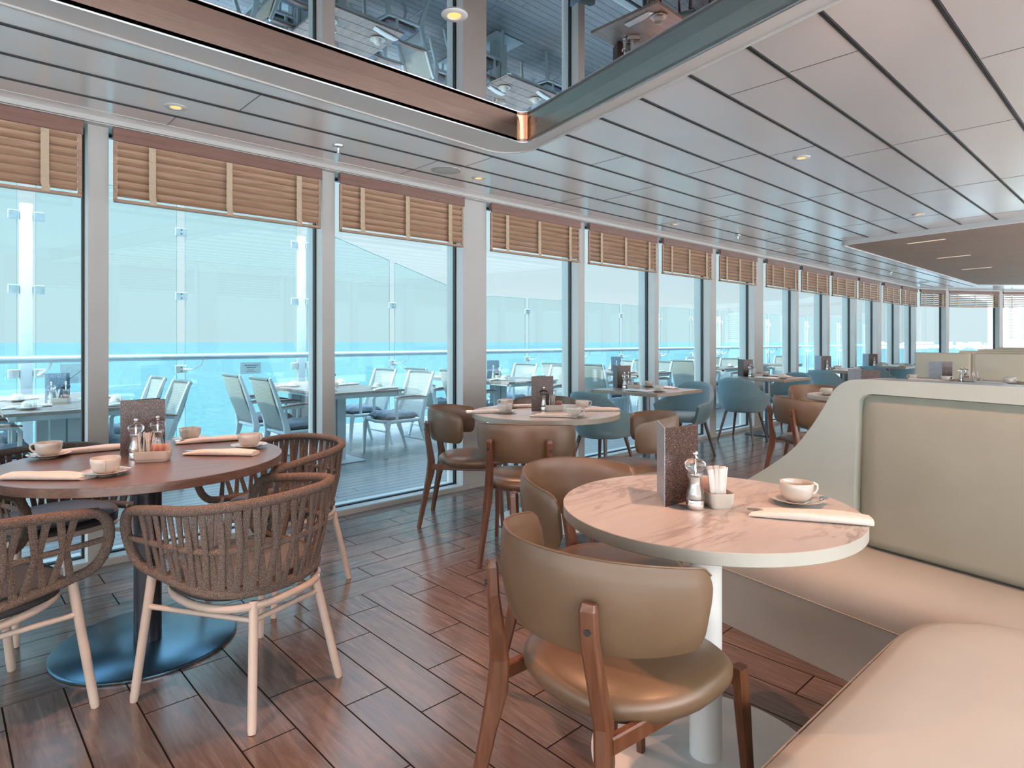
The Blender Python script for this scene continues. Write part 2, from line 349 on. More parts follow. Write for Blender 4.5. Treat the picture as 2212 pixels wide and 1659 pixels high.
# ------------------------------------------------------------------ mesh builder
def V(*a): return Vector(a)
class MB:
    def __init__(s): s.v = []; s.f = []; s.mi = []; s.uv = None
    def add(s, vs, fs, mi=0):
        o = len(s.v); s.v += [tuple(x) for x in vs]
        for f in fs: s.f.append(tuple(i + o for i in f)); s.mi.append(mi)
        return s
    def box(s, x0, x1, y0, y1, z0, z1, mi=0, M_=None):
        vs = [V(x, y, z) for x in (x0, x1) for y in (y0, y1) for z in (z0, z1)]
        if M_ is not None: vs = [M_ @ p for p in vs]
        return s.add(vs, [(0, 1, 3, 2), (4, 6, 7, 5), (0, 4, 5, 1), (2, 3, 7, 6), (0, 2, 6, 4), (1, 5, 7, 3)], mi)
    def rbox(s, x0, x1, y0, y1, z0, z1, r, seg=3, mi=0, M_=None):
        """box with rounded vertical edges and a small top/bottom chamfer"""
        def ring(ins, z):
            out = []
            rr = max(r - ins, 0.0005)
            for cx, cy, a0 in ((x1 - r, y1 - r, 0), (x0 + r, y1 - r, 90), (x0 + r, y0 + r, 180), (x1 - r, y0 + r, 270)):
                for k in range(seg + 1):
                    a = radians(a0 + 90 * k / seg)
                    out.append(V(cx + rr * cos(a), cy + rr * sin(a), z))
            return out
        c = min(r * 0.5, (z1 - z0) * 0.3)
        return s.loft([ring(c, z0), ring(0, z0 + c), ring(0, z1 - c), ring(c, z1)], True, mi, M_)
    def loft(s, rings, cap=True, mi=0, M_=None, closed=True):
        n = len(rings[0]); vs = []; fs = []
        for r in rings: vs += [Vector(p) for p in r]
        if M_ is not None: vs = [M_ @ p for p in vs]
        for i in range(len(rings) - 1):
            for j in range(n if closed else n - 1):
                a = i * n + j; b = i * n + (j + 1) % n
                fs.append((a, b, b + n, a + n))
        if cap:
            fs.append(tuple(reversed(range(n)))); fs.append(tuple((len(rings) - 1) * n + k for k in range(n)))
        return s.add(vs, fs, mi)
    def lathe(s, prof, seg=32, mi=0, M_=None, cx=0, cy=0):
        rings = [[V(cx + max(r, 1e-5) * cos(2 * pi * k / seg), cy + max(r, 1e-5) * sin(2 * pi * k / seg), z) for k in range(seg)] for r, z in prof]
        return s.loft(rings, True, mi, M_)
    def tube(s, path, r, seg=10, mi=0, closed=False, M_=None, flat=None, up=None, cap=True):
        """sweep a circle (or an ellipse r x flat) along a path; r may be a list"""
        P = [Vector(p) for p in path]; n = len(P); rings = []
        prev = None
        for i, p in enumerate(P):
            if closed: d = P[(i + 1) % n] - P[i - 1]
            else: d = P[min(i + 1, n - 1)] - P[max(i - 1, 0)]
            d.normalize()
            if up is not None: ref = Vector(up)
            elif prev is None: ref = V(0, 0, 1) if abs(d.z) < 0.9 else V(1, 0, 0)
            else: ref = prev
            a = ref - d * ref.dot(d)
            if a.length < 1e-6: a = V(1, 0, 0)
            a.normalize(); b = d.cross(a); prev = a
            rr = r[i] if isinstance(r, (list, tuple)) else r
            fl = rr if flat is None else (flat[i] if isinstance(flat, (list, tuple)) else flat)
            rings.append([p + a * (fl * cos(2 * pi * k / seg)) + b * (rr * sin(2 * pi * k / seg)) for k in range(seg)])
        if closed: rings.append(rings[0]); return s.loft(rings, False, mi, M_)
        return s.loft(rings, cap, mi, M_)
    def bar(s, path, wx, wy, side, mi=0, M_=None):
        """sweep a rectangle wx (along side) x wy along a path; wx, wy may be lists"""
        P = [Vector(p) for p in path]; n = len(P); rings = []
        sd_ = Vector(side).normalized()
        for i, p in enumerate(P):
            d = (P[min(i + 1, n - 1)] - P[max(i - 1, 0)]).normalized()
            a = (sd_ - d * sd_.dot(d)).normalized(); b = d.cross(a)
            x = (wx[i] if isinstance(wx, (list, tuple)) else wx) / 2; y = (wy[i] if isinstance(wy, (list, tuple)) else wy) / 2
            c = min(x, y) * 0.35
            rings.append([p + a * u + b * v for u, v in ((x, y - c), (x - c, y), (-x + c, y), (-x, y - c), (-x, -y + c), (-x + c, -y), (x - c, -y), (x, -y + c))])
        return s.loft(rings, True, mi, M_)
    def prism(s, pts, z0, z1, mi=0, M_=None):
        n = len(pts)
        return s.loft([[V(x, y, z0) for x, y in pts], [V(x, y, z1) for x, y in pts]], True, mi, M_)
    def grid(s, fn, nu, nv, mi=0, closeu=False):
        vs = []; uv = []
        for i in range(nu + 1):
            for j in range(nv + 1):
                vs.append(fn(i / nu, j / nv)); uv.append((i / nu, j / nv))
        fs = []
        for i in range(nu):
            for j in range(nv):
                a = i * (nv + 1) + j
                fs.append((a, a + nv + 1, a + nv + 2, a + 1))
        s.uvs = uv
        return s.add(vs, fs, mi)
    def build(s, name, mats, parent=None, smooth=40, bevel=0.0, subsurf=0, loc=None):
        me = bpy.data.meshes.new(name)
        me.from_pydata(s.v, [], s.f)
        if not isinstance(mats, (list, tuple)): mats = [mats]
        for m in mats: me.materials.append(M[m] if isinstance(m, str) else m)
        for p, i in zip(me.polygons, s.mi): p.material_index = i
        if hasattr(s, 'uvs') and len(s.uvs) == len(s.v):
            ul = me.uv_layers.new(name='UVMap')
            for l in me.loops: ul.data[l.index].uv = s.uvs[l.vertex_index]
        bm = bmesh.new(); bm.from_mesh(me)
        if not hasattr(s, 'uvs'): bmesh.ops.remove_doubles(bm, verts=bm.verts, dist=1e-5)
        bmesh.ops.recalc_face_normals(bm, faces=bm.faces)
        bm.to_mesh(me); bm.free()
        if smooth:
            for p in me.polygons: p.use_smooth = True
            try: me.set_sharp_from_angle(angle=radians(smooth))
            except Exception: pass
        me.validate()
        o = bpy.data.objects.new(name, me); COL.objects.link(o)
        if parent is not None: o.parent = parent
        if loc is not None: o.location = loc
        if bevel:
            b = o.modifiers.new('bevel', 'BEVEL'); b.width = bevel; b.segments = 2; b.limit_method = 'ANGLE'; b.angle_limit = radians(40)
        if subsurf:
            b = o.modifiers.new('subsurf', 'SUBSURF'); b.levels = subsurf; b.render_levels = subsurf
        return o

def tag(o, label=None, cat=None, group=None, kind=None):
    if label: o['label'] = label
    if cat: o['category'] = cat
    if group: o['group'] = group
    if kind: o['kind'] = kind
    return o
def thing(name, label, cat, loc=(0, 0, 0), rz=0.0, group=None):
    o = bpy.data.objects.new(name, None); COL.objects.link(o)
    o.empty_display_size = 0.1; o.location = loc; o.rotation_euler = (0, 0, rz)
    return tag(o, label, cat, group)
def struct(name, b, m, **kw):
    return tag(b.build(name, m, **kw), kind='structure')
def copy_tree(o, parent=None):
    c = o.copy(); COL.objects.link(c); c.parent = parent
    for ch in list(o.children): copy_tree(ch, c)
    return c
class Proto:
    """first placement uses the built thing itself, later ones are copies with copies of the parts"""
    def __init__(s, root): s.root = root; s.used = False
    def place(s, loc, rz, label, group=None, cat=None):
        o = s.root if not s.used else copy_tree(s.root)
        s.used = True
        o.location = loc; o.rotation_euler = (0, 0, rz)
        if label: o['label'] = label
        if group: o['group'] = group
        elif 'group' in o: del o['group']
        return o
def P_(root): return Proto(root)
def fillet(p0, p1, p2, r, n=8):
    """rounded corner at p1"""
    a = (Vector(p0) - Vector(p1)).normalized(); b = (Vector(p2) - Vector(p1)).normalized()
    ang = a.angle(b); d = r / math.tan(ang / 2)
    s0 = Vector(p1) + a * d; s1 = Vector(p1) + b * d
    c = Vector(p1) + (a + b).normalized() * (r / sin(ang / 2))
    a0 = atan2(s0.y - c.y, s0.x - c.x); a1 = atan2(s1.y - c.y, s1.x - c.x)
    dd = a1 - a0
    while dd > pi: dd -= 2 * pi
    while dd < -pi: dd += 2 * pi
    return [(c.x + r * cos(a0 + dd * k / n), c.y + r * sin(a0 + dd * k / n)) for k in range(n + 1)]
# ================================================================== ROOM SHELL
YW = 4.11                                   # inner face of the window wall
ZC = 2.50                                   # ceiling
YG = 4.230                                  # glass plane
# facade bends at the far end
FAC = [(16.93, 4.11), (17.86, 3.74), (19.28, 2.92), (20.45, 1.95), (21.3, 0.75), (21.8, -0.8), (21.9, -3.0)]
fl = [(-9.2, 4.13)] + [(x, y + 0.02) for x, y in FAC] + [(21.9, -3.4), (-9.2, -3.4)]
b = MB().prism(fl, -0.12, 0.0); struct('floor', b, 'floor', smooth=0)

# --- ceiling with the stepped recess over the camera
def xin(y): return 2.667 - 0.222 * (2.642 - y)       # inner (fascia) line of the recess
def xout(y): return 2.777 - 0.217 * (2.678 - y)      # outer edge of its lip
def yout(x): return 2.895 + 0.045 * (x - 0.2)
YI = 2.75
YL0 = 2.814
ycorner = lambda: None
def solve_corner(fx, fy):
    x = 2.8
    for _ in range(20): y = fy(x); x = fx(y)
    return x, y
co = solve_corner(xout, yout); ci = solve_corner(xin, lambda x: YI)
outer = fillet((-1.6, YL0), co, (xout(-3.4), -3.4), 0.20, 10)
inner = fillet((-9.2, YI), ci, (xin(-3.4), -3.4), 0.055, 8)
bead = fillet((-1.6, YL0 + 0.012), (co[0] + 0.012, co[1] + 0.013), (xout(-3.4) + 0.012, -3.4), 0.21, 10)
cpoly = [(-9.2, 4.04), (16.9, 4.04)] + [(x - 0.05, y - 0.06) for x, y in FAC[1:]] + [(21.85, -3.4), (xout(-3.4), -3.4)] + outer[::-1] + [(-1.6, YL0), (-9.2, YL0)]
b = MB().prism(cpoly, ZC, ZC + 0.02); struct('ceiling', b, 'ceil', smooth=0)
# overhead slab above the recess sides so no light leaks in round the mirror
# dark joint profiles between the panels
b = MB(); bl = MB()
DF = [(8.23, 2.83), (7.62, -0.45), (6.75, -3.4)]      # front edge of the slatted wood ceiling
def xdf(y): return 8.23 - 0.186 * (2.83 - y)
for k in range(-1, 24):
    y = 3.737 - 0.3155 * k
    if k == -1: continue
    x0 = -9.2 if y > yout(0) + 0.08 else (xout(y) + 0.012 if y < 2.7 else 2.80)
    x1 = 16.5 if y > 2.86 else xdf(y) - 0.02
    if y > 2.86: x1 = 17.6 - (y - 2.9)
    wd = 0.011
    b.box(x0, x1, y - wd, y + wd, ZC - 0.002, ZC + 0.001)
    for q in (-1, 0, 1): bl.box(x0, x1, y + q * 0.006 - 0.0012, y + q * 0.006 + 0.0012, ZC - 0.005, ZC - 0.0021)
tag(b.build('trim_1', 'slot', smooth=0), kind='structure')
tag(bl.build('trim_2', 'black', smooth=0), kind='structure')
# hairline cross joints of the panels
b = MB()
rj = random.Random(3)
for k in range(-1, 18):
    ya, yb = 3.737 - 0.3155 * (k + 1) + 0.012, 3.737 - 0.3155 * k - 0.012
    if k == -1: yb = 3.925
    xs0 = {-1: 0.30, 0: 2.62, 1: 0.26, 2: 2.30, 3: 3.37}.get(k, 2.4 + rj.uniform(0, 2))
    x = {0: 2.53, -1: 0.98, 1: 1.20, 2: 2.66}.get(k, xs0)
    while x < 15:
        if (ya > 2.98 or x > xout(ya) + 0.05) and (ya > 2.85 or x < xdf(ya) - 0.05): b.box(x, x + 0.0035, ya, yb, ZC - 0.0012, ZC + 0.001)
        x += 1.55
tag(b.build('trim_3', 'slot', smooth=0), kind='structure')
# soffit step along the windows
b = MB()
b.box(-9.2, 16.95, 4.035, 4.055, 2.474, 2.51)
b.box(-9.2, 16.95, 4.055, 4.30, 2.470, 2.52)
b.box(-9.2, 16.95, 3.925, 3.929, ZC - 0.003, ZC)
tag(b.build('trim_4', 'white', smooth=0), kind='structure')
# recess lip, glossy metal line, fascia and mirror
def band(o, i, z0, z1):
    m = MB(); n = min(len(o), len(i)); return m
def ringstrip(A, B, z0, z1, m):
    """strip between two open polylines of equal length, z0..z1 thick"""
    n = len(A)
    vs = [V(*p, z0) for p in A] + [V(*p, z0) for p in B] + [V(*p, z1) for p in A] + [V(*p, z1) for p in B]
    fs = []
    for k in range(n - 1):
        fs += [(k, k + 1, n + k + 1, n + k), (2 * n + k, 3 * n + k, 3 * n + k + 1, 2 * n + k + 1), (k, 2 * n + k, 2 * n + k + 1, k + 1), (n + k, n + k + 1, 3 * n + k + 1, 3 * n + k)]
    return m.add(vs, fs)
def resamp(pts, ends, n=10):
    return [ends[0]] + pts + [ends[1]]
O_ = [(-9.2, YL0), (-1.6, YL0)] + outer + [(xout(-3.4), -3.4)]
Bd = [(-9.2, YL0 + 0.014), (-1.6, YL0 + 0.014)] + bead + [(xout(-3.4) + 0.014, -3.4)]
I10 = fillet((-9.2, YI), ci, (xin(-3.4), -3.4), 0.055, 10)
I_ = [(-9.2, YI), (-1.6, YI)] + I10 + [(xin(-3.4), -3.4)]
def inset(d): return [(-9.2, YI - d), (-1.6, YI - d)] + fillet((-9.2, YI - d), (ci[0] - d * 1.02, YI - d), (xin(-3.4) - d, -3.4), 0.055, 10) + [(xin(-3.4) - d, -3.4)]
m_ = MB(); ringstrip(O_, I_, ZC - 0.006, ZC + 0.012, m_); ringstrip(Bd, O_, ZC - 0.014, ZC + 0.001, m_)
tag(m_.build('trim_5', 'white', smooth=30), kind='structure')
m_ = MB(); ringstrip(inset(-0.007), inset(-0.0005), ZC - 0.011, ZC - 0.005, m_)
tag(m_.build('trim_6', 'steel', smooth=30), kind='structure')
def wallstrip(A, z0, z1, m, thick=None):
    n = len(A); vs = [V(*p, z0) for p in A] + [V(*p, z1) for p in A]
    return m.add(vs, [(k, k + 1, n + k + 1, n + k) for k in range(n - 1)])
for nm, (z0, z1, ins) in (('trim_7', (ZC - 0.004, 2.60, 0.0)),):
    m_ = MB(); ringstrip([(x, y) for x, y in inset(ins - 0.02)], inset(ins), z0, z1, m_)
    for k_, f_ in enumerate(m_.f):
        c_ = sum((Vector(m_.v[i_]) for i_ in f_), Vector()) / 4
        if c_.x > ci[0] - 0.1 and c_.y > YI - 0.1 and abs(c_.x - ci[0]) < 0.11: m_.mi[k_] = 1
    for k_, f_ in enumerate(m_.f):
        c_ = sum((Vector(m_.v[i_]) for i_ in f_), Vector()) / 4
        if c_.y < YI - 0.1: m_.mi[k_] = 2  # right faces get the metal with window light in its colour
    tag(m_.build(nm, ['bronze', 'copper', 'windowlit'], smooth=30), kind='structure')
mp_ = inset(-0.01)
tag(MB().prism(mp_ + [(-9.2, -3.4)], 2.585, 2.685).build('ceiling_mirror', 'mirror', smooth=0), kind='structure')

tag(MB().box(-9.2, 34, 4.262, 4.42, 2.60, 9.0).box(-9.2, 22, -3.4, 4.262, 2.90, 3.0).build('wall_sky_blocker', 'rwhite', smooth=0), kind='structure')  # unseen wall and slab added to keep rear sky light out
tag(MB().box(-20, 24, -12, -3.4, -0.12, 0.0).box(-20, -9.2, -3.4, 7.9, -0.12, 0.0).build('floor_bounce_added', 'rwhite', smooth=0), kind='structure')  # unseen white floor added to bounce sky light up to the ceiling
# --- mullions, sills and panes
MUL = [(-9.1, -9.0), (-7.7, -7.6), (-6.3, -6.2), (-4.95, -4.85), (-3.5, -3.4), (-2.20, -1.94), (-0.76, -0.66), (0.63, 0.73), (2.015, 2.113), (3.286, 3.549), (4.777, 4.878), (6.131, 6.217), (7.386, 7.554), (8.648, 8.932),
       (10.105, 10.20), (11.413, 11.52), (12.79, 12.885), (14.10, 14.36), (15.514, 15.61), (16.83, 16.93)]
for i, (x0, x1) in enumerate(MUL):
    m_ = MB().box(x0, x1, YW, 4.205, 0.0, 2.472).box(x0 + 0.004, x1 - 0.004, 4.236, 4.34, -0.05, 2.6)
    o = tag(m_.build('trim_%d' % (10 + i), 'white', smooth=0, bevel=0.003), kind='structure')
    g_ = MB().box(x0 + 0.002, x1 - 0.002, 4.205, 4.236, 0.0, 2.50).build('gasket', 'black', o, smooth=0)
for i in range(len(MUL) - 1):
    x0, x1 = MUL[i][1], MUL[i + 1][0]
    wn_ = MB().box(x0, x1, YW, 4.205, -0.01, 0.037).box(x0, x1, 4.105, YW + 0.002, 0.0, 0.041).box(x0, x1, 4.236, 4.36, -0.05, 0.03)
    wn_.box(x0, x1, 4.205, 4.34, 2.47, 2.60)
    o = tag(wn_.build('window_%d' % (i + 1), 'white', smooth=0, bevel=0.002), kind='structure')
    g_ = MB().box(x0, x1, 4.205, 4.236, 0.0, 0.046).box(x0, x0 + 0.012, 4.205, 4.236, 0.046, 2.47).box(x1 - 0.012, x1, 4.205, 4.236, 0.046, 2.47)
    g_.build('gasket', 'black', o, smooth=0)
    MB().box(x0 + 0.011, x1 - 0.011, YG - 0.005, YG + 0.005, 0.045, 2.47).build('pane', 'glass', o, smooth=0)
# skirting joint line at the floor
tag(MB().box(-9.2, 16.93, 4.10, 4.112, 0.0, 0.037).build('baseboard_window_side', 'white', smooth=0), kind='structure')

# --- far, bent part of the window wall
def seg_frame(p, q):
    d = Vector((q[0] - p[0], q[1] - p[1], 0)); L = d.length; a = atan2(d.y, d.x)
    return Matrix.Translation((p[0], p[1], 0)) @ Matrix.Rotation(a, 4, 'Z'), L
nf = 100
far_frames = []
for i in range(len(FAC) - 1):
    Mx, L = seg_frame(FAC[i], FAC[i + 1]); far_frames.append((Mx, L))
    hw = 0.055
    m_ = MB().box(L - hw, L + hw, -0.06, 0.10, 0, 2.50, M_=Mx)
    tag(m_.build('trim_%d' % nf, 'white', smooth=0), kind='structure'); nf += 1
    m_ = MB().box(hw * (i > 0), L - hw, 0.0, 0.10, -0.02, 0.04, M_=Mx).box(hw * (i > 0), L - hw, -0.07, 0.14, 2.475, 2.56, M_=Mx)
    o = tag(m_.build('window_%d' % (len(MUL) + i), 'white', smooth=0), kind='structure')
    MB().box(hw * (i > 0), L - hw, 0.075, 0.085, 0.04, 2.475, M_=Mx).build('pane', 'glass', o, smooth=0)
    MB().box(L - hw - 0.012, L - hw, 0.06, 0.10, 0.04, 2.475, M_=Mx).build('gasket', 'black', o, smooth=0)

# --- dropped slatted wood ceiling
cn = fillet((16.4, 2.86), DF[0], DF[1], 0.16, 8)
wp = [(16.4, 2.86)] + cn + [DF[1], DF[2], (18.5, -3.4), (18.8, -1.0), (18.1, 1.3)]
wi = [(16.3, 2.83)] + fillet((16.3, 2.83), (DF[0][0] + 0.035, DF[0][1] - 0.03), (DF[1][0] + 0.035, DF[1][1]), 0.13, 8) + [(DF[1][0] + 0.035, DF[1][1]), (DF[2][0] + 0.035, -3.4), (18.4, -3.39), (18.7, -1.0), (18.0, 1.3)]
m_ = MB()
n_ = len(wp)
vs = [V(*p, 2.445) for p in wp] + [V(*p, 2.445) for p in wi] + [V(*p, 2.4995) for p in wp] + [V(*p, 2.462) for p in wi]
fs = []
for k in range(n_):
    k2 = (k + 1) % n_
    fs += [(k, k2, n_ + k2, n_ + k), (k, 2 * n_ + k, 2 * n_ + k2, k2), (n_ + k, n_ + k2, 3 * n_ + k2, 3 * n_ + k)]
m_.add(vs, fs)
tag(m_.build('trim_90', 'rwhite', smooth=30), kind='structure')
tag(MB().prism(wi, 2.4605, 2.47).build('ceiling_wood_slats', 'woodceil', smooth=0), kind='structure')
for (x, y) in ((8.72, 2.02), (10.6, 2.12), (12.6, 2.2), (8.9, 0.6)):
    o = thing('strip_light', 'slim warm strip light set into the brown slatted ceiling, ' + {8.72: 'nearest the camera', 10.6: 'second from the camera', 12.6: 'third from the camera', 8.9: 'beyond the right edge'}[x], 'ceiling light', (x, y, 2.4595), radians(79), 'strip lights in the slatted ceiling')
    MB().box(-0.21, 0.21, -0.016, 0.016, -0.002, 0.001).build('trim', 'rwhite', o, smooth=0)
    MB().box(-0.20, 0.20, -0.010, 0.010, -0.004, -0.002).build('diffuser', 'strip', o, smooth=0)

# ================================================================== BLINDS
def make_blind(x0, x1, Mx=None, tilt=58, slat_n=7, zb=2.05, ntape=3, zt=2.466, label='', grp='wooden blinds above the windows', y=4.072):
    W_ = x1 - x0
    base = Matrix.Translation((x0, y, 0)) if Mx is None else Mx
    loc = base @ V(W_ / 2, 0, zb)
    rz = 0.0 if Mx is None else base.to_euler().z
    t_ = thing('blind', label, 'blind', loc, rz, grp)
    h = W_ / 2; dz = -zb
    MB().box(-h, h, -0.022, -0.008, 2.39 + dz, zt + dz).box(-h, h, -0.008, 0.02, 2.41 + dz, zt + dz).build('valance', 'valance', t_, smooth=0, bevel=0.002)
    m_ = MB()
    top = 2.375 + dz; bot = 2.105 + dz
    for k in range(slat_n):
        z = bot + (top - bot) * k / (slat_n - 1)
        R_ = Matrix.Translation((0, 0.004, z)) @ Matrix.Rotation(radians(-tilt), 4, 'X')
        pr = [(0.0245 * q_, -0.0045 * (1 - q_ * q_) , 0.0016) for q_ in (-1, -0.6, -0.2, 0.2, 0.6, 1)]
        sec = [(y_, z_) for y_, z_, _ in pr] + [(y_, z_ + 0.003) for y_, z_, _ in reversed(pr)]
        m_.loft([[R_ @ V(xe, y_, z_) for y_, z_ in sec] for xe in (-h + 0.024, h - 0.024)], True)
    m_.build('slats', 'blind', t_, smooth=50)
    MB().box(-h + 0.01, h - 0.01, -0.02, 0.02, 0.0 , 0.015).box(-h + 0.004, -h + 0.022, -0.006, 0.010, 0.0, 2.39 + dz).box(h - 0.022, h - 0.004, -0.006, 0.010, 0.0, 2.39 + dz).build('bottom_rail', 'blind', t_, smooth=0)
    fr = (0.155, 0.50, 0.865) if ntape == 3 else (0.2, 0.8)
    for f in fr:
        xx = -h + W_ * f; q = MB()
        n = slat_n * 2
        for sy in (-1,):
            P = []
            for k in range(n + 1):
                z = 0.006 + (2.385 + dz - 0.006) * k / n
                P.append(V(xx + (0.004 if k < 2 else 0), sy * (0.0215 + 0.0035 * (k % 2)), z))
            q.bar(P, 0.036, 0.0012, (1, 0, 0))
        q.build('ladder_tape', 'tape', t_, smooth=0)
    return t_
names = ['leftmost', 'between the two narrow posts at far left', 'cut by the left edge of the photo', 'above the window behind the brown round table, widest in view', 'above the window behind the woven chairs, left of the wide white column',
         'just right of the wide white column', 'second window right of the wide column', 'third window right of the wide column', 'left of the second wide column', 'right of the second wide column']
lab = {1: 'brown slatted wooden blind outside the left edge', 2: 'brown slatted wooden blind cut off by the left picture edge', 3: 'widest brown wooden blind with three pale tapes above the brown round table',
       4: 'brown wooden blind with daylight slits, left of the nearest wide white column', 5: 'brown wooden blind immediately right of the nearest wide white column',
       6: 'brown wooden blind in the second bay right of the nearest wide column', 7: 'brown wooden blind in the third bay right of the nearest wide column',
       8: 'brown wooden blind immediately left of the second wide white column', 9: 'brown wooden blind immediately right of the second wide white column',
       10: 'brown wooden blind in the second bay past the second wide column', 11: 'brown wooden blind in the third bay past the second wide column',
       12: 'small brown wooden blind left of the third wide column', 13: 'small brown wooden blind right of the third wide column', 14: 'last brown wooden blind before the window wall bends'}
for i in range(6, len(MUL) - 1):
    x0, x1 = MUL[i][1] + 0.012, MUL[i + 1][0] - 0.028
    make_blind(x0, x1, label=lab[i - 5], tilt=(54 if i < 9 else 46))
flab = ['open-slatted wooden blind on the first bent window bay', 'widest open-slatted blind, facing the camera at far right', 'open-slatted blind cut by the right picture edge', 'open-slatted blind right of the picture', 'open-slatted blind at the end wall', 'open-slatted blind at the last bay']
for i, (Mx, L) in enumerate(far_frames[:5]):
    make_blind(0.06, L - 0.07, Mx @ Matrix.Translation((0.06, -0.05, 0)), tilt=24, zb=2.07, slat_n=7, label=flab[i])

# ================================================================== CEILING FITTINGS
def make_downlight(size=88, tilt=0.0, watt=82):
    t_ = thing('downlight', '', 'downlight', (0, 0, 0))
    ri = []; prof = [(0.026, -0.001), (0.030, -0.006), (0.050, -0.005), (0.054, -0.001), (0.054, 0.0)]
    m_ = MB(); n = 36
    rings = [[V(r * cos(2 * pi * k / n), r * sin(2 * pi * k / n), z) for k in range(n)] for r, z in prof]
    m_.loft(rings, False); m_.build('ring', 'lampring', t_, smooth=50)
    m_ = MB(); rings = [[V(r * cos(2 * pi * k / n), r * sin(2 * pi * k / n), z) for k in range(n)] for r, z in ((0.027, -0.0015), (0.020, -0.0005))]
    m_.loft(rings, True); m_.build('reflector', 'lampin', t_)
    ld = bpy.data.lights.new('lamp', 'SPOT'); ld.energy = watt; ld.color = (1.0, 0.46, 0.26); ld.spot_size = radians(size); ld.spot_blend = 0.55; ld.shadow_soft_size = 0.022
    lo = bpy.data.objects.new('lamp', ld); COL.objects.link(lo); lo.parent = t_; lo.location = (0, 0, -0.03); lo.rotation_euler = (radians(-tilt), 0, 0)
    return Proto(t_)
DL = make_downlight(); DLW = make_downlight(66, 22, 70)
G = 'recessed downlights'
for x, y, z, l in ((0.937, 3.585, ZC, 'round white downlight in the ceiling above the brown round table by the left window'),
                   (3.019, 3.585, ZC, 'small round downlight beside the round speaker grille in the ceiling'),
                   (5.74, 3.59, ZC, 'downlight in the window-side ceiling row, third from the left'),
                   (8.36, 3.60, ZC, 'downlight in the window-side ceiling row, fourth from the left'),
                   (11.18, 3.60, ZC, 'downlight in the window-side ceiling row, fifth from the left'),
                   (14.0, 3.60, ZC, 'downlight in the window-side ceiling row, sixth and farthest'),
                   (4.268, 1.70, ZC, 'round downlight alone in the middle of the broad white ceiling panels'),
                   (7.03, 1.69, ZC, 'round downlight just before the brown slatted ceiling'),
                   (1.540, 1.981, 2.585, 'silver downlight hanging in the mirrored ceiling recess beside the reflected column'),
                   (1.88, 0.47, 2.585, 'downlight in the mirrored recess above the marble table, above the picture'),
                   (0.0, 1.98, 2.585, 'downlight in the mirrored recess left of the picture'),
                   (4.3, -0.1, ZC, 'downlight in the ceiling above the booth, right of the picture')):
    if y > 3: DLW.place((x, y, z - 0.0006), 0.0, l, G)
    else: DL.place((x, y, z - 0.0006), 0.3, l, G)
def make_speaker():
    t_ = thing('ceiling_speaker', '', 'speaker', (0, 0, 0))
    MB().lathe([(0.092, -0.0005), (0.105, -0.005), (0.11, -0.0005), (0.11, 0.0)], 40).build('rim', 'white', t_, smooth=40)
    MB().lathe([(0.0, -0.0062), (0.088, -0.0065), (0.0935, -0.0052), (0.0935, -0.004)], 40).build('grille', 'grille', t_, smooth=40)
    return Proto(t_)
SP = make_speaker()
for x, y, l in ((2.714, 3.593, 'round grey speaker grille in the ceiling left of the small downlight'), (9.03, 3.578, 'round speaker grille farther along the window-side ceiling'), (15.3, 3.57, 'round speaker grille near the bend of the ceiling')):
    SP.place((x, y, ZC), 0, l, 'ceiling speaker grilles')
def make_sprinkler():
    t_ = thing('sprinkler', '', 'sprinkler', (0, 0, 0))
    MB().lathe([(0.034, -0.0002), (0.032, -0.008), (0.018, -0.014), (0.010, -0.016), (0.0, -0.016)], 24).build('rose', 'chrome', t_, smooth=40)
    MB().lathe([(0.009, -0.012), (0.009, -0.024), (0.006, -0.028), (0.006, -0.048), (0.0, -0.050)], 12).box(-0.012, -0.009, -0.002, 0.002, -0.046, -0.018).box(0.009, 0.012, -0.002, 0.002, -0.046, -0.018).build('nozzle', 'steel', t_)
    MB().lathe([(0.0, -0.049), (0.014, -0.050), (0.014, -0.052), (0.0, -0.054)], 16).build('deflector', 'steel', t_)
    return Proto(t_)
SPK = make_sprinkler()
for x, y, l in ((1.872, 3.60, 'chrome fire sprinkler hanging between two downlights above the window wall'), (6.86, 3.46, 'dark fire sprinkler in the ceiling near the third downlight'), (12.6, 3.46, 'tiny fire sprinkler in the distant ceiling')):
    SPK.place((x, y, ZC), 0.4, l, 'fire sprinklers')

# ================================================================== OUTDOORS: deck, railing, sea
b = MB().box(-9.2, 34, 4.30, 7.86, -0.25, -0.002); struct('deck_floor', b, 'deck', smooth=0)
b = MB().box(-6, 34, 7.70, 7.86, -0.002, 0.05).box(-6, 34, 7.66, 7.70, -0.002, 0.12); tag(b.build('trim_95', 'rwhite', smooth=0), kind='structure')
n = 96
b = MB(); b.add([V(0, 0, -28)] + [V(9500 * cos(2 * pi * k / n), 9500 * sin(2 * pi * k / n), -28) for k in range(n)], [(0, k + 1, (k + 1) % n + 1) for k in range(n)])
tag(b.build('sea', 'sea', smooth=0), 'calm pale turquoise sea reaching to the horizon beyond the deck railing', 'sea', kind='stuff')
YR = 7.75
posts = [-2.1, 0.68, 3.50, 6.22, 8.95, 11.65, 14.35, 17.1, 19.8, 22.5, 25.2]
joints = [-0.7, 2.07, 4.86, 7.60, 10.3, 13.0, 15.7, 18.45, 21.1, 23.8]
def glass_top(x):
    if x < 3.55: return 2.92
    if x < 6.25: return 2.78 - (x - 3.55) * 0.285
    return 2.0
edges = sorted(posts + joints)
pl = {0.68: 'tall white railing post at far left with grey glass clamps', 3.50: 'tall white railing post seen left of the second window post', 6.22: 'white railing post behind the wide white column', 14.35: 'sunlit short railing post right of the nearest window columns'}
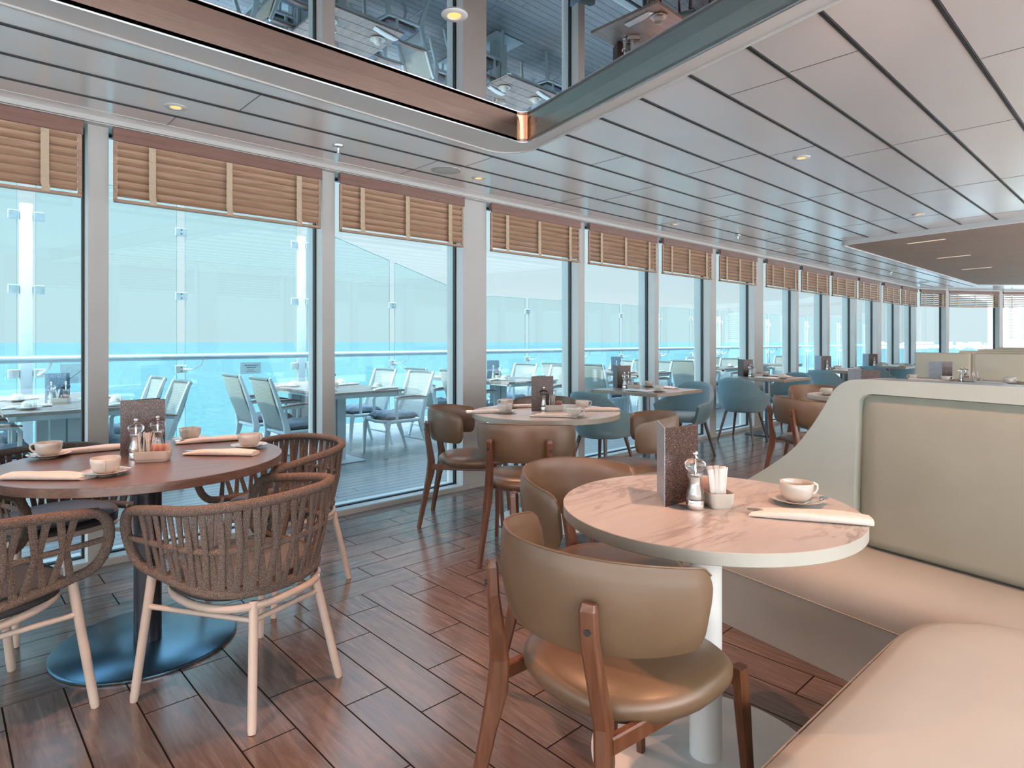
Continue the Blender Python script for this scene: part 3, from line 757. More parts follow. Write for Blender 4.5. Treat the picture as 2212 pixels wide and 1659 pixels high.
for i, x in enumerate(posts):
    top = 2.62 if x < 4 else (2.2 if x < 7 else 1.86)
    t_ = thing('railing_post', pl.get(x, 'short white railing post, number %d along the deck towards the distance' % (i + 1) if False else 'short sunlit white railing post along the far part of the deck'), 'post', (x, YR, 0.05), 0, 'white railing posts')
    MB().rbox(-0.052, 0.052, -0.04, 0.04, 0, top - 0.05, 0.012).build('shaft', 'post', t_, smooth=50)
    zs = [z for z in (2.50, 1.77, 0.94) if z < glass_top(x) - 0.05 and z < top]
    if top < 1.9: zs = [1.70, 0.94]
    for z in zs:
        for sx in (-1, 1):
            MB().rbox(-0.045, 0.045, -0.012, 0.012, -0.045, 0.045, 0.01, M_=Matrix.Translation((sx * 0.10, -0.035, z - 0.05))).box(-0.02, 0.02, -0.005, 0.03, -0.03, 0.03, M_=Matrix.Translation((sx * 0.062, -0.02, z - 0.05))).build('glass_clamp', 'steel', t_, smooth=40)
    MB().tube([V(0.09, -0.03, 0.87), V(0.10, -0.10, 0.88), V(0.16, -0.17, 0.94), V(0.18, -0.18, 1.0)], 0.014, 8).build('rail_bracket', 'rwhite', t_)
for i in range(len(edges) - 1):
    x0, x1 = edges[i] + (0.075 if edges[i] in posts else 0.045), edges[i + 1] - (0.075 if edges[i + 1] in posts else 0.045)
    y0 = YR - 0.03
    z0, z1 = glass_top(x0), glass_top(x1)
    m_ = MB(); vs = [V(x, y, z) for y in (y0 - 0.005, y0 + 0.005) for x, z in ((x0, 0.10), (x1, 0.10), (x1, z1), (x0, z0))]
    m_.add(vs, [(0, 1, 2, 3), (7, 6, 5, 4), (0, 4, 5, 1), (1, 5, 6, 2), (2, 6, 7, 3), (3, 7, 4, 0)])
    o = m_.build('glass_windbreak', 'rglass', smooth=0)
    q = MB().bar([V(x0, y0, z0 + 0.002), V(x1, y0, z1 + 0.002)], 0.011, 0.006, (0, 1, 0)).box(x0 - 0.003, x0, y0 - 0.005, y0 + 0.005, 0.10, z0).box(x1, x1 + 0.003, y0 - 0.005, y0 + 0.005, 0.10, z1)
    q.build('polished_edge', 'gedge', o, smooth=0)
    l = ('tall clear glass windbreak panel' if z1 > 2.85 else 'clear glass windbreak panel with sloping top' if z0 > 2.05 else 'low clear glass windbreak panel')
    pos = {0: 'outside the left edge', 1: 'outside the left edge, next to the picture', 2: 'right of the far left post', 3: 'left of the second tall post', 4: 'first of the two sloping ones', 5: 'second of the two sloping ones'}.get(i, None)
    if z0 > 2.05:
        tag(o, l + ' on the deck railing, ' + {0: 'leftmost', 1: 'at the left edge', 2: 'between the two tall posts, left one', 3: 'between the two tall posts, right one', 4: 'left one of the two', 5: 'right one of the two'}[i], 'glass panel', 'glass panels of the deck railing')
    else: tag(o, 'low clear glass railing panel along the distant part of the deck', 'glass panel', 'low glass panels of the deck railing')
for x in joints:
    if x < -0.5 or x > 16: continue
    for z in ([2.50, 1.77, 0.94] if x < 3 else [1.77, 0.94]):
        o = thing('glass_clamp', 'grey clamp joining railing glass, ' + ('upper' if z > 2 else 'middle' if z > 1 else 'lower with bracket') + {2.07: ', above the brown table', 4.86: ', left of the wide column', 7.60: ', right of the wide column', 10.3: ', second bay right of the column', 13.0: ', third bay right of the column', 15.7: ', far bay'}[x], 'clamp', (x, YR - 0.04, z))
        MB().rbox(-0.062, 0.062, -0.014, 0.014, -0.045, 0.045, 0.010).build('plate', 'steel', o, smooth=40)
        MB().lathe([(0.008, 0), (0.008, 0.004), (0, 0.005)], 10, M_=Matrix.Translation((0, -0.014, 0.022)) @ Matrix.Rotation(pi / 2, 4, 'X')).lathe([(0.008, 0), (0.008, 0.004), (0, 0.005)], 10, M_=Matrix.Translation((0, -0.014, -0.022)) @ Matrix.Rotation(pi / 2, 4, 'X')).build('bolts', 'black', o)
        if z < 1: MB().bar([V(0.03, -0.01, 0.0), V(0.10, -0.09, 0.0), V(0.17, -0.15, 0.05), V(0.19, -0.155, 0.115)], 0.012, 0.045, (0, 0, 1)).build('rail_bracket', 'rwhite', o, smooth=0)
b = MB().tube([V(-6, YR - 0.20, 1.085), V(34, YR - 0.20, 1.085)], 0.043, 20, flat=0.036)
tag(b.build('handrail', 'rail'), 'long round pale grey handrail running along the glass deck railing', 'handrail')
# frosted notices stuck on the railing glass
for x, l in ((1.05, 'small frosted notice with a diagonal line on the railing glass, beside the first window post'), (2.85, 'frosted notice with lines of small writing on the railing glass')):
    o = thing('notice', l, 'sign', (x, YR - 0.0362, 0.90))
    wd = 0.10 if x < 2 else 0.125; hh = 0.10 if x < 2 else 0.07
    MB().box(-wd, wd, -0.002, 0.0, -hh + 0.03, hh + 0.03).build('sheet', 'sign', o, smooth=0)
    q = MB()
    if x < 2: q.bar([V(-0.03, -0.0025, -0.035), V(0.085, -0.0025, 0.065)], 0.004, 0.001, (1, 0, -1))
    else:
        rr = random.Random(5)
        for r_, (zz, a_, e_) in enumerate(((0.06, -0.075, 0.09), (0.033, -0.05, 0.062), (0.004, -0.035, 0.035), (-0.014, -0.055, 0.06))):
            xx = a_
            while xx < e_:
                w2 = rr.uniform(0.006, 0.02); q.box(xx, min(e_, xx + w2), -0.0028, -0.002, zz, zz + (0.009 if r_ < 2 else 0.005)); xx += w2 + 0.005
    q.build('writing', 'ink', o, smooth=0)

# --- far structures beyond the bent glazing
def outthing(name, label, cat, m_, mt, **k): return tag(m_.build(name, mt, **k), label, cat)
outthing('awning_column', 'thick white round column outside the far windows', 'column', MB().lathe([(0.17, 0), (0.17, 3.2), (0.0, 3.2)], 24, cx=24.2, cy=3.78), 'rwhite')
outthing('awning_column', 'slimmer white column behind the louvred screen', 'column', MB().lathe([(0.13, 0), (0.13, 3.2), (0.0, 3.2)], 24, cx=27.6, cy=3.65), 'rwhite')
q = MB()
Ms = Matrix.Translation((24.6, 3.62, 0)) @ Matrix.Rotation(radians(-42), 4, 'Z')
for k in range(12): q.box(0.12, 3.4, -0.02, 0.02, 1.38 + k * 0.092, 1.43 + k * 0.092, M_=Ms)
q.box(0.0, 0.14, -0.05, 0.05, 0.0, 2.52, M_=Ms).box(1.55, 1.65, 0.02, 0.06, 0.9, 2.5, M_=Ms).box(0, 3.4, -0.03, 0.03, 2.44, 2.52, M_=Ms).box(0.1, 3.4, -0.04, 0.04, 0.0, 1.33, M_=Ms)
outthing('louvre_screen', 'white louvred screen with solid base outside the far right window', 'screen', q, 'rwhite', smooth=0)
b = MB().prism([(17.3, 4.5), (30, 4.30), (30, -4), (22.5, -4), (21.6, 1.9)], -0.2, -0.004); struct('deck_floor_end', b, 'deck', smooth=0)
M['plant'] = pm('bright leaves', (0.25, 0.38, 0.05), (0.45, 0.55, 0.10), 30, 0.6)
M['coast'] = pm('distant sunlit harbour', (0.62, 0.56, 0.50), (0.90, 0.84, 0.78), 0.05, 0.8)
q = MB(); rr = random.Random(9)
for k in range(130):
    a = rr.uniform(0, 6.28); r_ = rr.uniform(0.0, 0.22); z = rr.uniform(0.0, 0.42)
    c_ = V(r_ * cos(a), r_ * sin(a), 0.55 + z); d = V(rr.uniform(-1, 1), rr.uniform(-1, 1), rr.uniform(0.2, 1.2)).normalized() * 0.14; s_ = d.cross(V(0.3, 0.2, 1)).normalized() * 0.022
    q.add([c_, c_ + d * 0.5 + s_, c_ + d, c_ + d * 0.5 - s_, c_ + d * 0.5 + V(0, 0, 0.006)], [(0, 1, 4), (1, 2, 4), (2, 3, 4), (3, 0, 4)])
o = thing('potted_plant', 'small bright green potted plant beside the white column outside', 'plant', (24.35, 3.35, 0))
q.build('leaves', 'plant', o, smooth=0); MB().lathe([(0.14, 0), (0.19, 0.58), (0.16, 0.58), (0.15, 0.52), (0, 0.52)], 20).build('pot', 'rwhite', o)
q = MB(); rr = random.Random(4)
for k in range(90):
    a = radians(6.5) + rr.random() * radians(10.5); r_ = rr.uniform(2500, 3300); x, y = r_ * cos(a), r_ * sin(a); s_ = rr.uniform(6, 26); h_ = rr.uniform(8, 24)
    q.box(x, x + s_, y, y + s_, -28, -28 + h_)
tag(q.build('harbour', 'coast', smooth=0), 'hazy sunlit harbour buildings low on the horizon at far right', 'harbour', kind='stuff')
# ================================================================== CHAIRS
def arc_shape(R_, a, x0=0.0):  # point on the back arc (angle from -X axis), local: x forward, y left
    return V(x0 - R_ * cos(a), R_ * sin(a), 0)

# ---- woven rope armchair
def rope_plan(t, off=0.0):
    """t in [-1,1] along the rim from right arm end round the back to left arm end"""
    A = 2.15 * t
    if abs(A) <= pi / 2:
        x = -0.265 * cos(A); y = 0.292 * sin(A)
        x = -0.265 * (abs(cos(A)) ** 0.85); y = 0.292 * (1 if A > 0 else -1) * (abs(sin(A)) ** 0.85) if A else 0
    else:
        e = abs(A) - pi / 2
        x = e * 0.38; y = (0.292 - e * 0.012) * (1 if A > 0 else -1)
    return x, y
def rope_pt(t, h):
    """h: 0 bottom rail, 1 top rail"""
    x, y = rope_plan(t)
    zt = 0.735 - 0.055 * abs(t) ** 2.2 + 0.0; zb = 0.418 + 0.045 * abs(t) ** 1.6
    k = 0.84 + 0.16 * h ** 0.8
    kx = 0.80 + 0.20 * h ** 0.8 if x < 0 else 1.0
    return V(x * kx, y * k, zb + (zt - zb) * h)
def make_rope_chair():
    t_ = thing('woven_armchair', '', 'chair')
    N = 60
    top = [rope_pt(-1 + 2 * k / N, 1) for k in range(N + 1)]
    bot = [rope_pt(1 - 2 * k / N, 0) for k in range(N + 1)]
    def endloop(a, b_):
        out = []
        for k in range(1, 10):
            f = k / 10; p = a.lerp(b_, (1 - cos(pi * f)) / 2); p = p + V(0.085 * sin(pi * f) ** 0.9, 0, 0)
            out.append(p)
        return out
    loop = top + endloop(top[-1], bot[0]) + bot + endloop(bot[-1], top[0])
    m_ = MB(); n = len(loop); segs = []
    # rope-wrapped tube with wound ridges
    dense = []
    for i in range(n):
        a, b_ = loop[i], loop[(i + 1) % n]
        for k in range(5): dense.append(a.lerp(b_, k / 5))
    rad = [0.0168 + (0.0016 if i % 2 else 0.0) for i in range(len(dense))]
    m_.tube(dense, rad, 12, closed=True)
    m_.build('wrapped_rim', 'rope', t_, smooth=60)
    mid = [rope_pt(-1 + 2 * k / N, 0.50) for k in range(N + 1)]
    e0 = endloop(top[0], bot[-1])[4]; e1 = endloop(top[-1], bot[0])[4]
    MB().tube([e0] + mid + [e1], 0.0105, 10).build('middle_rail', 'rope', t_)
    q = MB(); n = 38
    for k in range(n):
        t0 = -0.972 + 1.944 * (k + 0.5) / n
        sgn = 1 if k % 2 else -1
        sp_ = 1.944 / n
        tt3 = (t0 + sgn * 0.04 * sp_, t0 - sgn * 0.30 * sp_, t0 + sgn * 0.22 * sp_)
        for (ta, ha, tb, hb) in ((tt3[0], 0.98, tt3[1], 0.50), (tt3[1], 0.50, tt3[2], 0.02)):
            P = []; wl = []
            xs_, ys_ = rope_plan((ta + tb) / 2); NR = V(0, 1 if ys_ > 0 else -1, 0) if abs((ta + tb) / 2 * 2.15) > pi / 2 else V(xs_ * 1.1, ys_, 0)
            NRn = NR.normalized()
            for s_ in range(6):
                f = s_ / 5; tt = ta + (tb - ta) * f; p = rope_pt(tt, ha + (hb - ha) * f)
                P.append(p + NRn * (0.004 + 0.007 * sin(pi * (f if ha > 0.6 else 1 - f) / 2) ** 8 * 0 + 0.006 * (1 - abs((ha + (hb - ha) * f) - 0.5) * 2) * sgn)); wl.append(0.0185 + 0.007 * abs((ha + (hb - ha) * f) - 0.5) * 2)
            q.bar(P, 0.007, wl, NR)
    q.build('rope_straps', 'rope', t_, smooth=50)
    # seat frame, cushion, legs
    def ring(sc, z, nn=40):
        return [V((0.022 if z > 0.385 else 0.0) + (0.212 if z > 0.385 else 0.232) * sc * (abs(cos(a)) ** 0.75) * (1 if cos(a) > 0 else -1), 0.232 * sc * (abs(sin(a)) ** 0.75) * (1 if sin(a) > 0 else -1), z) for a in [2 * pi * k / nn for k in range(nn)]]
    MB().tube([p + V(0, 0, 0.02 * max(0, p.x / 0.235)) for p in ring(0.98, 0.3795)], 0.014, 10, closed=True).build('seat_frame', 'ropeframe', t_)
    m_ = MB(); m_.loft([ring(0.94, 0.395), ring(1.0, 0.405), ring(1.01, 0.448), ring(0.97, 0.458)], True, 1); m_.loft([ring(1.01, 0.448), ring(0.98, 0.462), ring(0.8, 0.474), ring(0.4, 0.478), ring(0.02, 0.478)], True, 0)
    m_.build('cushion', ['cush', 'cushunder'], t_, smooth=50)
    foot = {}; attach = {}
    for sx, sy in ((1, 1), (1, -1), (-1, 1), (-1, -1)):
        foot[sx, sy] = V(0.255 if sx > 0 else -0.265, sy * (0.268 if sx > 0 else 0.195), 0.0)
        attach[sx, sy] = V(0.195 if sx > 0 else -0.200, sy * (0.235 if sx > 0 else 0.135), 0.47 if sx > 0 else 0.395)
        a, f = attach[sx, sy], foot[sx, sy]
        MB().tube([f, f + (a - f) * 0.04, a], [0.0125, 0.0145, 0.0155], 12).build('leg', 'ropeframe', t_)
    def on(k_, f): return foot[k_].lerp(attach[k_], f)
    for a, b_ in (((1, 1), (-1, 1)), ((-1, 1), (-1, -1)), ((-1, -1), (1, -1))):
        p0, p1 = on(a, 0.335 / attach[a].z), on(b_, 0.335 / attach[b_].z)
        p0.z = p1.z = 0.335
        MB().tube([p0, p1], 0.0095, 10).build('stretcher', 'ropeframe', t_)
    MB().lathe([(0, 0), (0.022, 0), (0.020, 0.003), (0, 0.003)], 20, M_=Matrix.Translation((-0.205, -0.155, 0.3795)) @ Matrix.Rotation(radians(215), 4, 'Z') @ Matrix.Rotation(pi / 2, 4, 'Y')).build('maker_badge', 'steel', t_, smooth=40)
    return Proto(t_)

# ---- wood-legged chair with wrap-around leather back
def make_wrap_chair():
    t_ = thing('wraparound_chair', '', 'chair')
    R0 = 0.265
    def back_pt(a, v, side):   # a angle, v 0..1 height, side 0 outer, 1 inner
        A = 1.52; s_ = abs(a) / A
        zt = 0.800 - 0.040 * s_ ** 2.2; zb = 0.582 - 0.004 * s_
        # rounded ends
        e = max(0.0, (s_ - 0.91) / 0.09)
        sh = 0.042 * (1 - math.sqrt(max(0, 1 - e ** 2)))
        zt -= sh * 0.8; zb += sh * 1.1
        z = zb + (zt - zb) * v
        bulge = max(0.0, sin(pi * v)) ** 0.5 * 0.016 * (1 - 0.6 * e * e)
        base_r = R0 + 0.018 * v
        r = base_r + (bulge if side == 0 else -bulge - 0.006)
        x = -0.005 - r * cos(a) * 1.06; y = r * sin(a) * 1.03
        if abs(a) > pi / 2: x = -0.005 + (abs(a) - pi / 2) * r; y = (r * 1.03) * (1 if a > 0 else -1)
        return V(x, y, z)
    m_ = MB(); NA, NV = 80, 10; rings = []
    for i in range(NA + 1):
        a = -1.52 + 3.04 * i / NA
        o_ = [back_pt(a, v / NV, 0) for v in range(NV + 1)]; i_ = [back_pt(a, v / NV, 1) for v in range(NV, -1, -1)]
        rings.append(o_ + i_)
    m_.loft(rings, True)
    m_.build('backrest', 'leather', t_, smooth=55)
    top = [back_pt(-1.5 + 3.0 * k / 50, 1.0, 0) + V(0.0, 0, 0.001) for k in range(51)]
    MB().tube(top, 0.0028, 8).build('piping', 'leather', t_)
    # seat
    def ring(sc, z, nn=44, fx=0.0):
        out = []
        for k in range(nn):
            a = 2 * pi * k / nn; ca, sa = cos(a), sin(a)
            ex = 0.62 if ca > 0 else 0.82
            x = 0.235 * sc * (abs(ca) ** ex) * (1 if ca > 0 else -1); y = 0.252 * sc * (abs(sa) ** (0.62 if ca > 0 else 0.78)) * (1 if sa > 0 else -1)
            if x < 0: y *= 1 - 0.10 * (-x / 0.235)
            out.append(V(x + 0.005, y, z))
        return out
    MB().loft([ring(0.86, 0.400), ring(0.955, 0.410), ring(1.01, 0.430), ring(1.01, 0.450), ring(0.93, 0.467), ring(0.65, 0.477), ring(0.02, 0.480)], True).build('seat', 'leather', t_, smooth=60)
    # side rails under the seat
    for sy in (-1, 1):
        MB().bar([V(-0.245, sy * 0.188, 0.405), V(0.0, sy * 0.196, 0.405), V(0.205, sy * 0.195, 0.405)], 0.022, 0.040, (0, 1, 0)).build('seat_rail', 'cwood', t_, smooth=0)
    for sy in (-1, 1):
        P = [V(-0.330, sy * 0.222, 0.0), V(-0.306, sy * 0.209, 0.13), V(-0.279, sy * 0.195, 0.27), V(-0.258, sy * 0.185, 0.37), V(-0.255, sy * 0.180, 0.45), V(-0.270, sy * 0.174, 0.54), V(-0.286, sy * 0.169, 0.63), V(-0.290, sy * 0.168, 0.700), V(-0.288, sy * 0.168, 0.714)]
        dv = V(-0.30, sy * 0.15, 0).normalized()
        MB().bar(P, [0.026, 0.032, 0.040, 0.052, 0.048, 0.038, 0.030, 0.028, 0.018], [0.026, 0.028, 0.032, 0.036, 0.036, 0.037, 0.038, 0.038, 0.030], dv).build('rear_leg', 'cwood', t_, smooth=0)
        p = P[6] + dv * 0.0192 + V(0, 0, 0.028)
        Mb = Matrix.Translation(p) @ dv.to_track_quat('Z', 'Y').to_matrix().to_4x4()
        MB().lathe([(0, -0.004), (0.0068, -0.004), (0.0068, 0.0012), (0, 0.0012)], 16, M_=Mb).build('bolt', 'black', t_)
        F = [V(0.245, sy * 0.236, 0.0), V(0.236, sy * 0.228, 0.15), V(0.220, sy * 0.222, 0.34), V(0.212, sy * 0.220, 0.436)]
        MB().bar(F, [0.022, 0.028, 0.036, 0.034], [0.022, 0.026, 0.034, 0.032], (1, 0, 0)).build('front_leg', 'cwood', t_, smooth=0)
    return Proto(t_)

# ---- teal fabric tub chair
def make_tub_chair(fab='teal', inner='greyfab'):
    t_ = thing('tub_chair', '', 'chair')
    AM = 2.30
    def topz(a):
        s_ = abs(a) / AM
        return 0.795 - 0.185 * (1 / (1 + math.exp(-(s_ - 0.45) * 13))) - 0.02 * s_ - 0.03 * max(0, (s_ - 0.9) / 0.1)
    def pt(a, v, side):
        zt = topz(a); zb = 0.37
        z = zb + (zt - zb) * v
        hh = (z - zb) / 0.42
        r = 0.205 + 0.080 * min(1, hh * 2.2) ** 0.6 + 0.02 * hh
        if abs(a) > pi / 2:
            x = (abs(a) - pi / 2) * 0.275 * (0.85 + 0.15 * v); y = r * (1 if a > 0 else -1)
            y *= 1 - 0.05 * (abs(a) - pi / 2)
        else: x = -r * cos(a) * (1.0); y = r * sin(a)
        n_ = V(x if abs(a) < pi / 2 else 0, y, 0).normalized()
        if side: n_ = n_ * -1; return V(x, y, z) + n_ * 0.030
        return V(x, y, z)
    NA, NV = 44, 12; m_ = MB(); rings = []
    for i in range(NA + 1):
        a = -AM + 2 * AM * i / NA
        o_ = [pt(a, v / NV, 0) for v in range(NV + 1)]
        i_ = [pt(a, v / NV, 1) for v in range(NV, -1, -1)]
        c = (o_[-1] + i_[0]) / 2 + V(0, 0, 0.010)
        rings.append(o_ + [c] + i_)
    m_.loft(rings, True); m_.build('shell', [fab], t_, smooth=60)
    def ring(sc, z, nn=40):
        out = []
        for k in range(nn):
            a = 2 * pi * k / nn; ca, sa = cos(a), sin(a)
            x = 0.24 * sc * (abs(ca) ** 0.7) * (1 if ca > 0 else -1); y = 0.235 * sc * (abs(sa) ** 0.7) * (1 if sa > 0 else -1)
            out.append(V(x + 0.012, y, z))
        return out
    MB().loft([ring(0.78, 0.388), ring(0.86, 0.392), ring(0.95, 0.41), ring(1.0, 0.44), ring(0.96, 0.462), ring(0.7, 0.474), ring(0.02, 0.478)], True).build('seat', fab, t_, smooth=60)
    for sx in (-1, 1):
        for sy in (-1, 1):
            f = V(sx * 0.235, sy * 0.225, 0); a = V(sx * 0.150, sy * 0.150, 0.372)
            MB().tube([f, f.lerp(a, 0.1), a], [0.010, 0.0125, 0.019], 12).build('leg', 'dwood', t_)
    return Proto(t_)

# ---- outdoor armchair with woven back
def make_outdoor_chair():
    t_ = thing('deck_armchair', '', 'chair')
    W2 = 0.238
    for sy in (-1, 1):
        y = sy * W2
        P = [V(-0.275, y, 0.0), V(-0.235, y, 0.14), V(-0.185, y, 0.27), V(-0.165, y, 0.37), V(-0.185, y, 0.47), V(-0.235, y, 0.62), V(-0.285, y, 0.77), V(-0.327, y, 0.885), V(-0.340, y, 0.912)]
        MB().bar(P, [0.026, 0.034, 0.048, 0.070, 0.052, 0.040, 0.036, 0.030, 0.022], 0.034, (1, 0, 0)).build('rear_leg', 'oframe', t_, smooth=0)
        P = [V(0.285, y, 0.0), V(0.275, y, 0.18), V(0.262, y, 0.34), V(0.245, y, 0.40)]
        MB().bar(P, [0.026, 0.034, 0.046, 0.050], 0.034, (1, 0, 0)).build('front_leg', 'oframe', t_, smooth=0)
        # arm: post and top
        MB().bar([V(0.150, y, 0.385), V(0.152, y, 0.60), V(0.135, y, 0.628), V(0.08, y, 0.634), V(-0.235, y, 0.622)], 0.030, 0.024, (1, 0, 0.1)).build('arm_frame', 'oframe', t_, smooth=0)
        MB().bar([V(0.165, y, 0.640), V(0.08, y, 0.652), V(-0.05, y, 0.655), V(-0.15, y, 0.648), V(-0.235, y, 0.636)], [0.010, 0.018, 0.020, 0.018, 0.010], [0.038, 0.048, 0.052, 0.048, 0.036], (0, 0, 1)).build('armrest', 'arm', t_, smooth=50)
    q = MB()
    for sy in (-1, 1): q.bar([V(-0.17, sy * W2, 0.385), V(0.25, sy * W2, 0.385)], 0.036, 0.030, (0, 0, 1))
    q.tube([V(0.245, -W2, 0.385), V(0.265, 0, 0.375), V(0.245, W2, 0.385)], 0.018, 10).tube([V(-0.17, -W2, 0.37), V(-0.17, W2, 0.37)], 0.016, 10).tube([V(-0.235, -W2, 0.14), V(-0.235, W2, 0.14)], 0.009, 8)
    q.build('seat_frame', 'oframe', t_, smooth=50)
    m_ = MB()
    m_.grid(lambda u, v: V(-0.168 - 0.17 * u ** 1.05 - 0.022 * sin(pi * u) - 0.030 * sin(pi * v) * (0.3 + 0.7 * u) + 0.0, -0.226 + 0.452 * v, 0.40 + 0.49 * u), 18, 16)
    o = m_.build('woven_back', 'weave', t_, smooth=60); md = o.modifiers.new('solid', 'SOLIDIFY'); md.thickness = 0.012; md.offset = 0
    MB().tube([V(-0.342, -0.226, 0.898), V(-0.362, -0.11, 0.902), V(-0.37, 0, 0.903), V(-0.362, 0.11, 0.902), V(-0.342, 0.226, 0.898)], 0.017, 10).build('top_roll', 'weave', t_)
    MB().grid(lambda u, v: V(-0.17 + 0.42 * u, -0.232 + 0.464 * v, 0.388), 4, 4).build('seat_webbing', 'weave', t_, smooth=0)
    rr = random.Random(2)
    def cf(u, v, s_):
        x = -0.14 + 0.385 * u; y = -0.215 + 0.43 * v
        e = (min(u, 1 - u, v, 1 - v) * 2) ; th = 0.032 * min(1, e * 5) ** 0.5
        th += 0.016 * abs(sin(pi * u * 3)) * abs(sin(pi * v * 3)) * min(1, e * 4)
        wv = 0.010 * sin(v * 34 + 5 * u) * max(0, 0.5 - e) 
        return V(x, y, 0.432 + s_ * th + wv)
    m_ = MB(); nu = 22; rings = []
    for i in range(nu + 1):
        rings.append([cf(i / nu, k / nu, 1) for k in range(nu + 1)] + [cf(i / nu, k / nu, -0.9) for k in range(nu, -1, -1)])
    m_.loft(rings, True); m_.build('seat_cushion', 'ocush', t_, smooth=70)
    return Proto(t_)

ROPE = make_rope_chair(); WRAP = make_wrap_chair(); TUB = make_tub_chair(); OCH = make_outdoor_chair()

# ================================================================== TABLES
ZT = 0.77
def round_table(c, r, topm, rimm, basem, polem, rb, pr, label, name='round_table', th=0.034):
    t_ = thing(name, label, 'table', (c[0], c[1], 0))
    n = 96
    MB().lathe([(r - 0.002, ZT - th), (r, ZT - th + 0.002), (r, ZT - 0.0012), (r - 0.0012, ZT - 0.0004)], n).build('edge_band', rimm, t_, smooth=40)
    MB().lathe([(0, ZT - 0.006), (r - 0.001, ZT - 0.006), (r - 0.001, ZT)], n).build('tabletop', topm, t_, smooth=30)
    MB().lathe([(pr, 0.008), (pr, ZT - th)], 40).build('pedestal', polem, t_, smooth=60)
    MB().lathe([(rb - 0.004, 0.0), (rb, 0.004), (rb, 0.010), (rb - 0.008, 0.014), (pr, 0.015)], 80).build('base_plate', 'disc' if basem == 'darkmetal' else basem, t_, smooth=35)
    q = MB().box(-0.16, 0.16, -0.035, 0.035, ZT - th - 0.02, ZT - th).box(-0.035, 0.035, -0.16, 0.16, ZT - th - 0.02, ZT - th); q.build('underframe', basem, t_, smooth=0)
    return t_
T1 = (0.665, 2.955); T2 = (1.715, 0.968); T3 = (3.154, 3.016); T8 = (6.13, 1.93)
round_table(T1, 0.53, 'walnut', 'walnut', 'darkmetal', 'darkmetal', 0.343, 0.052, 'round table with brown wood top and dark disc base by the left windows')
round_table(T2, 0.431, 'marble', 'rim', 'whitebase', 'whitebase', 0.345, 0.0475, 'round marble-topped table on white pedestal in front of the cream booth')
round_table(T3, 0.519, 'marble', 'rim', 'whitebase', 'whitebase', 0.345, 0.0475, 'round pale marble table with four place settings in front of the wide white column')
round_table(T8, 0.43, 'marble', 'rim', 'whitebase', 'whitebase', 0.345, 0.0475, 'pale round table half hidden behind the end of the booth')
def square_table(c, s_, label, top='oak', group=None):
    t_ = thing('square_table', label, 'table', (c[0], c[1], 0), 0, group)
    h = s_ / 2
    MB().rbox(-h, h, -h, h, ZT - 0.032, ZT - 0.0015, 0.004, 1).build('edge_band', 'oak', t_, smooth=0)
    MB().box(-h + 0.002, h - 0.002, -h + 0.002, h - 0.002, ZT - 0.004, ZT).build('tabletop', top, t_, smooth=0)
    MB().lathe([(0.038, 0.01), (0.038, ZT - 0.032)], 30).build('pedestal', 'greymetal', t_, smooth=60)
    MB().rbox(-0.22, 0.22, -0.22, 0.22, 0, 0.012, 0.01).build('base_plate', 'darkmetal', t_, smooth=0)
    MB().box(-0.15, 0.15, -0.03, 0.03, ZT - 0.05, ZT - 0.032).build('underframe', 'darkmetal', t_, smooth=0)
    return t_
SQ = {'T4': ((5.31, 3.66), 'square brown-topped window table with grey leg, nearest of the tables with blue chairs'),
      'T5': ((8.22, 3.72), 'second square window table, with a teal chair in front of it'),
      'T6': ((11.10, 3.76), 'third square window table, beyond the second wide column'),
      'T7': ((13.45, 3.74), 'fourth square window table along the windows'),
      'T9': ((15.7, 3.40), 'farthest small square table near the bend of the windows')}
for k, (c, l) in SQ.items(): square_table(c, 0.80 if k != 'T9' else 0.75, l)
# long table behind the booth
t_ = thing('dining_table', 'long reddish-brown dining table seen over the top of the booth', 'table', (9.25, 1.55, 0), radians(-6))
MB().rbox(-0.36, 0.36, -0.85, 0.80, ZT - 0.032, ZT, 0.005, 1).build('tabletop', 'walnut', t_, smooth=0)
for y in (-0.5, 0.45):
    MB().lathe([(0.04, 0.01), (0.04, ZT - 0.032)], 24, cy=y).build('pedestal', 'greymetal', t_, smooth=60); MB().rbox(-0.2, 0.2, y - 0.2, y + 0.2, 0, 0.012, 0.01).build('base_plate', 'darkmetal', t_, smooth=0)

# teak tables on deck
def teak_table(c, label):
    t_ = thing('deck_table', label, 'table', (c[0], c[1], 0), 0)
    hx, hy = 0.43, 0.92
    q = MB(); n = 12
    for k in range(n):
        y0 = -hy + 2 * hy * k / n
        q.box(-hx, hx, y0 + 0.004, y0 + 2 * hy / n - 0.004, ZT - 0.022, ZT)
    q.build('slatted_top', 'teak', t_, smooth=0)
    MB().box(-hx + 0.03, hx - 0.03, -hy + 0.03, -hy + 0.07, ZT - 0.06, ZT - 0.022).box(-hx + 0.03, hx - 0.03, hy - 0.07, hy - 0.03, ZT - 0.06, ZT - 0.022).box(-hx + 0.03, -hx + 0.07, -hy, hy, ZT - 0.05, ZT - 0.022).box(hx - 0.07, hx - 0.03, -hy, hy, ZT - 0.05, ZT - 0.022).build('frame', 'oframe', t_, smooth=0)
    for py in (-0.25, 0.62):
        for sx in (-1, 1):
            MB().box(sx * 0.056 - 0.05, sx * 0.056 + 0.05, py - 0.05, py + 0.05, 0.01, ZT - 0.03).build('pedestal', 'oframe', t_, smooth=0, bevel=0.003)
        MB().rbox(-0.24, 0.24, py - 0.24, py + 0.24, 0, 0.012, 0.01).build('base_plate', 'oframe', t_, smooth=0)
    return t_
OT = {'a': (0.78, 6.29), 'b': (3.10, 6.29), 'c': (5.42, 6.29), 'd': (8.05, 6.29), 'e': (10.6, 6.29), 'f': (13.1, 6.29)}
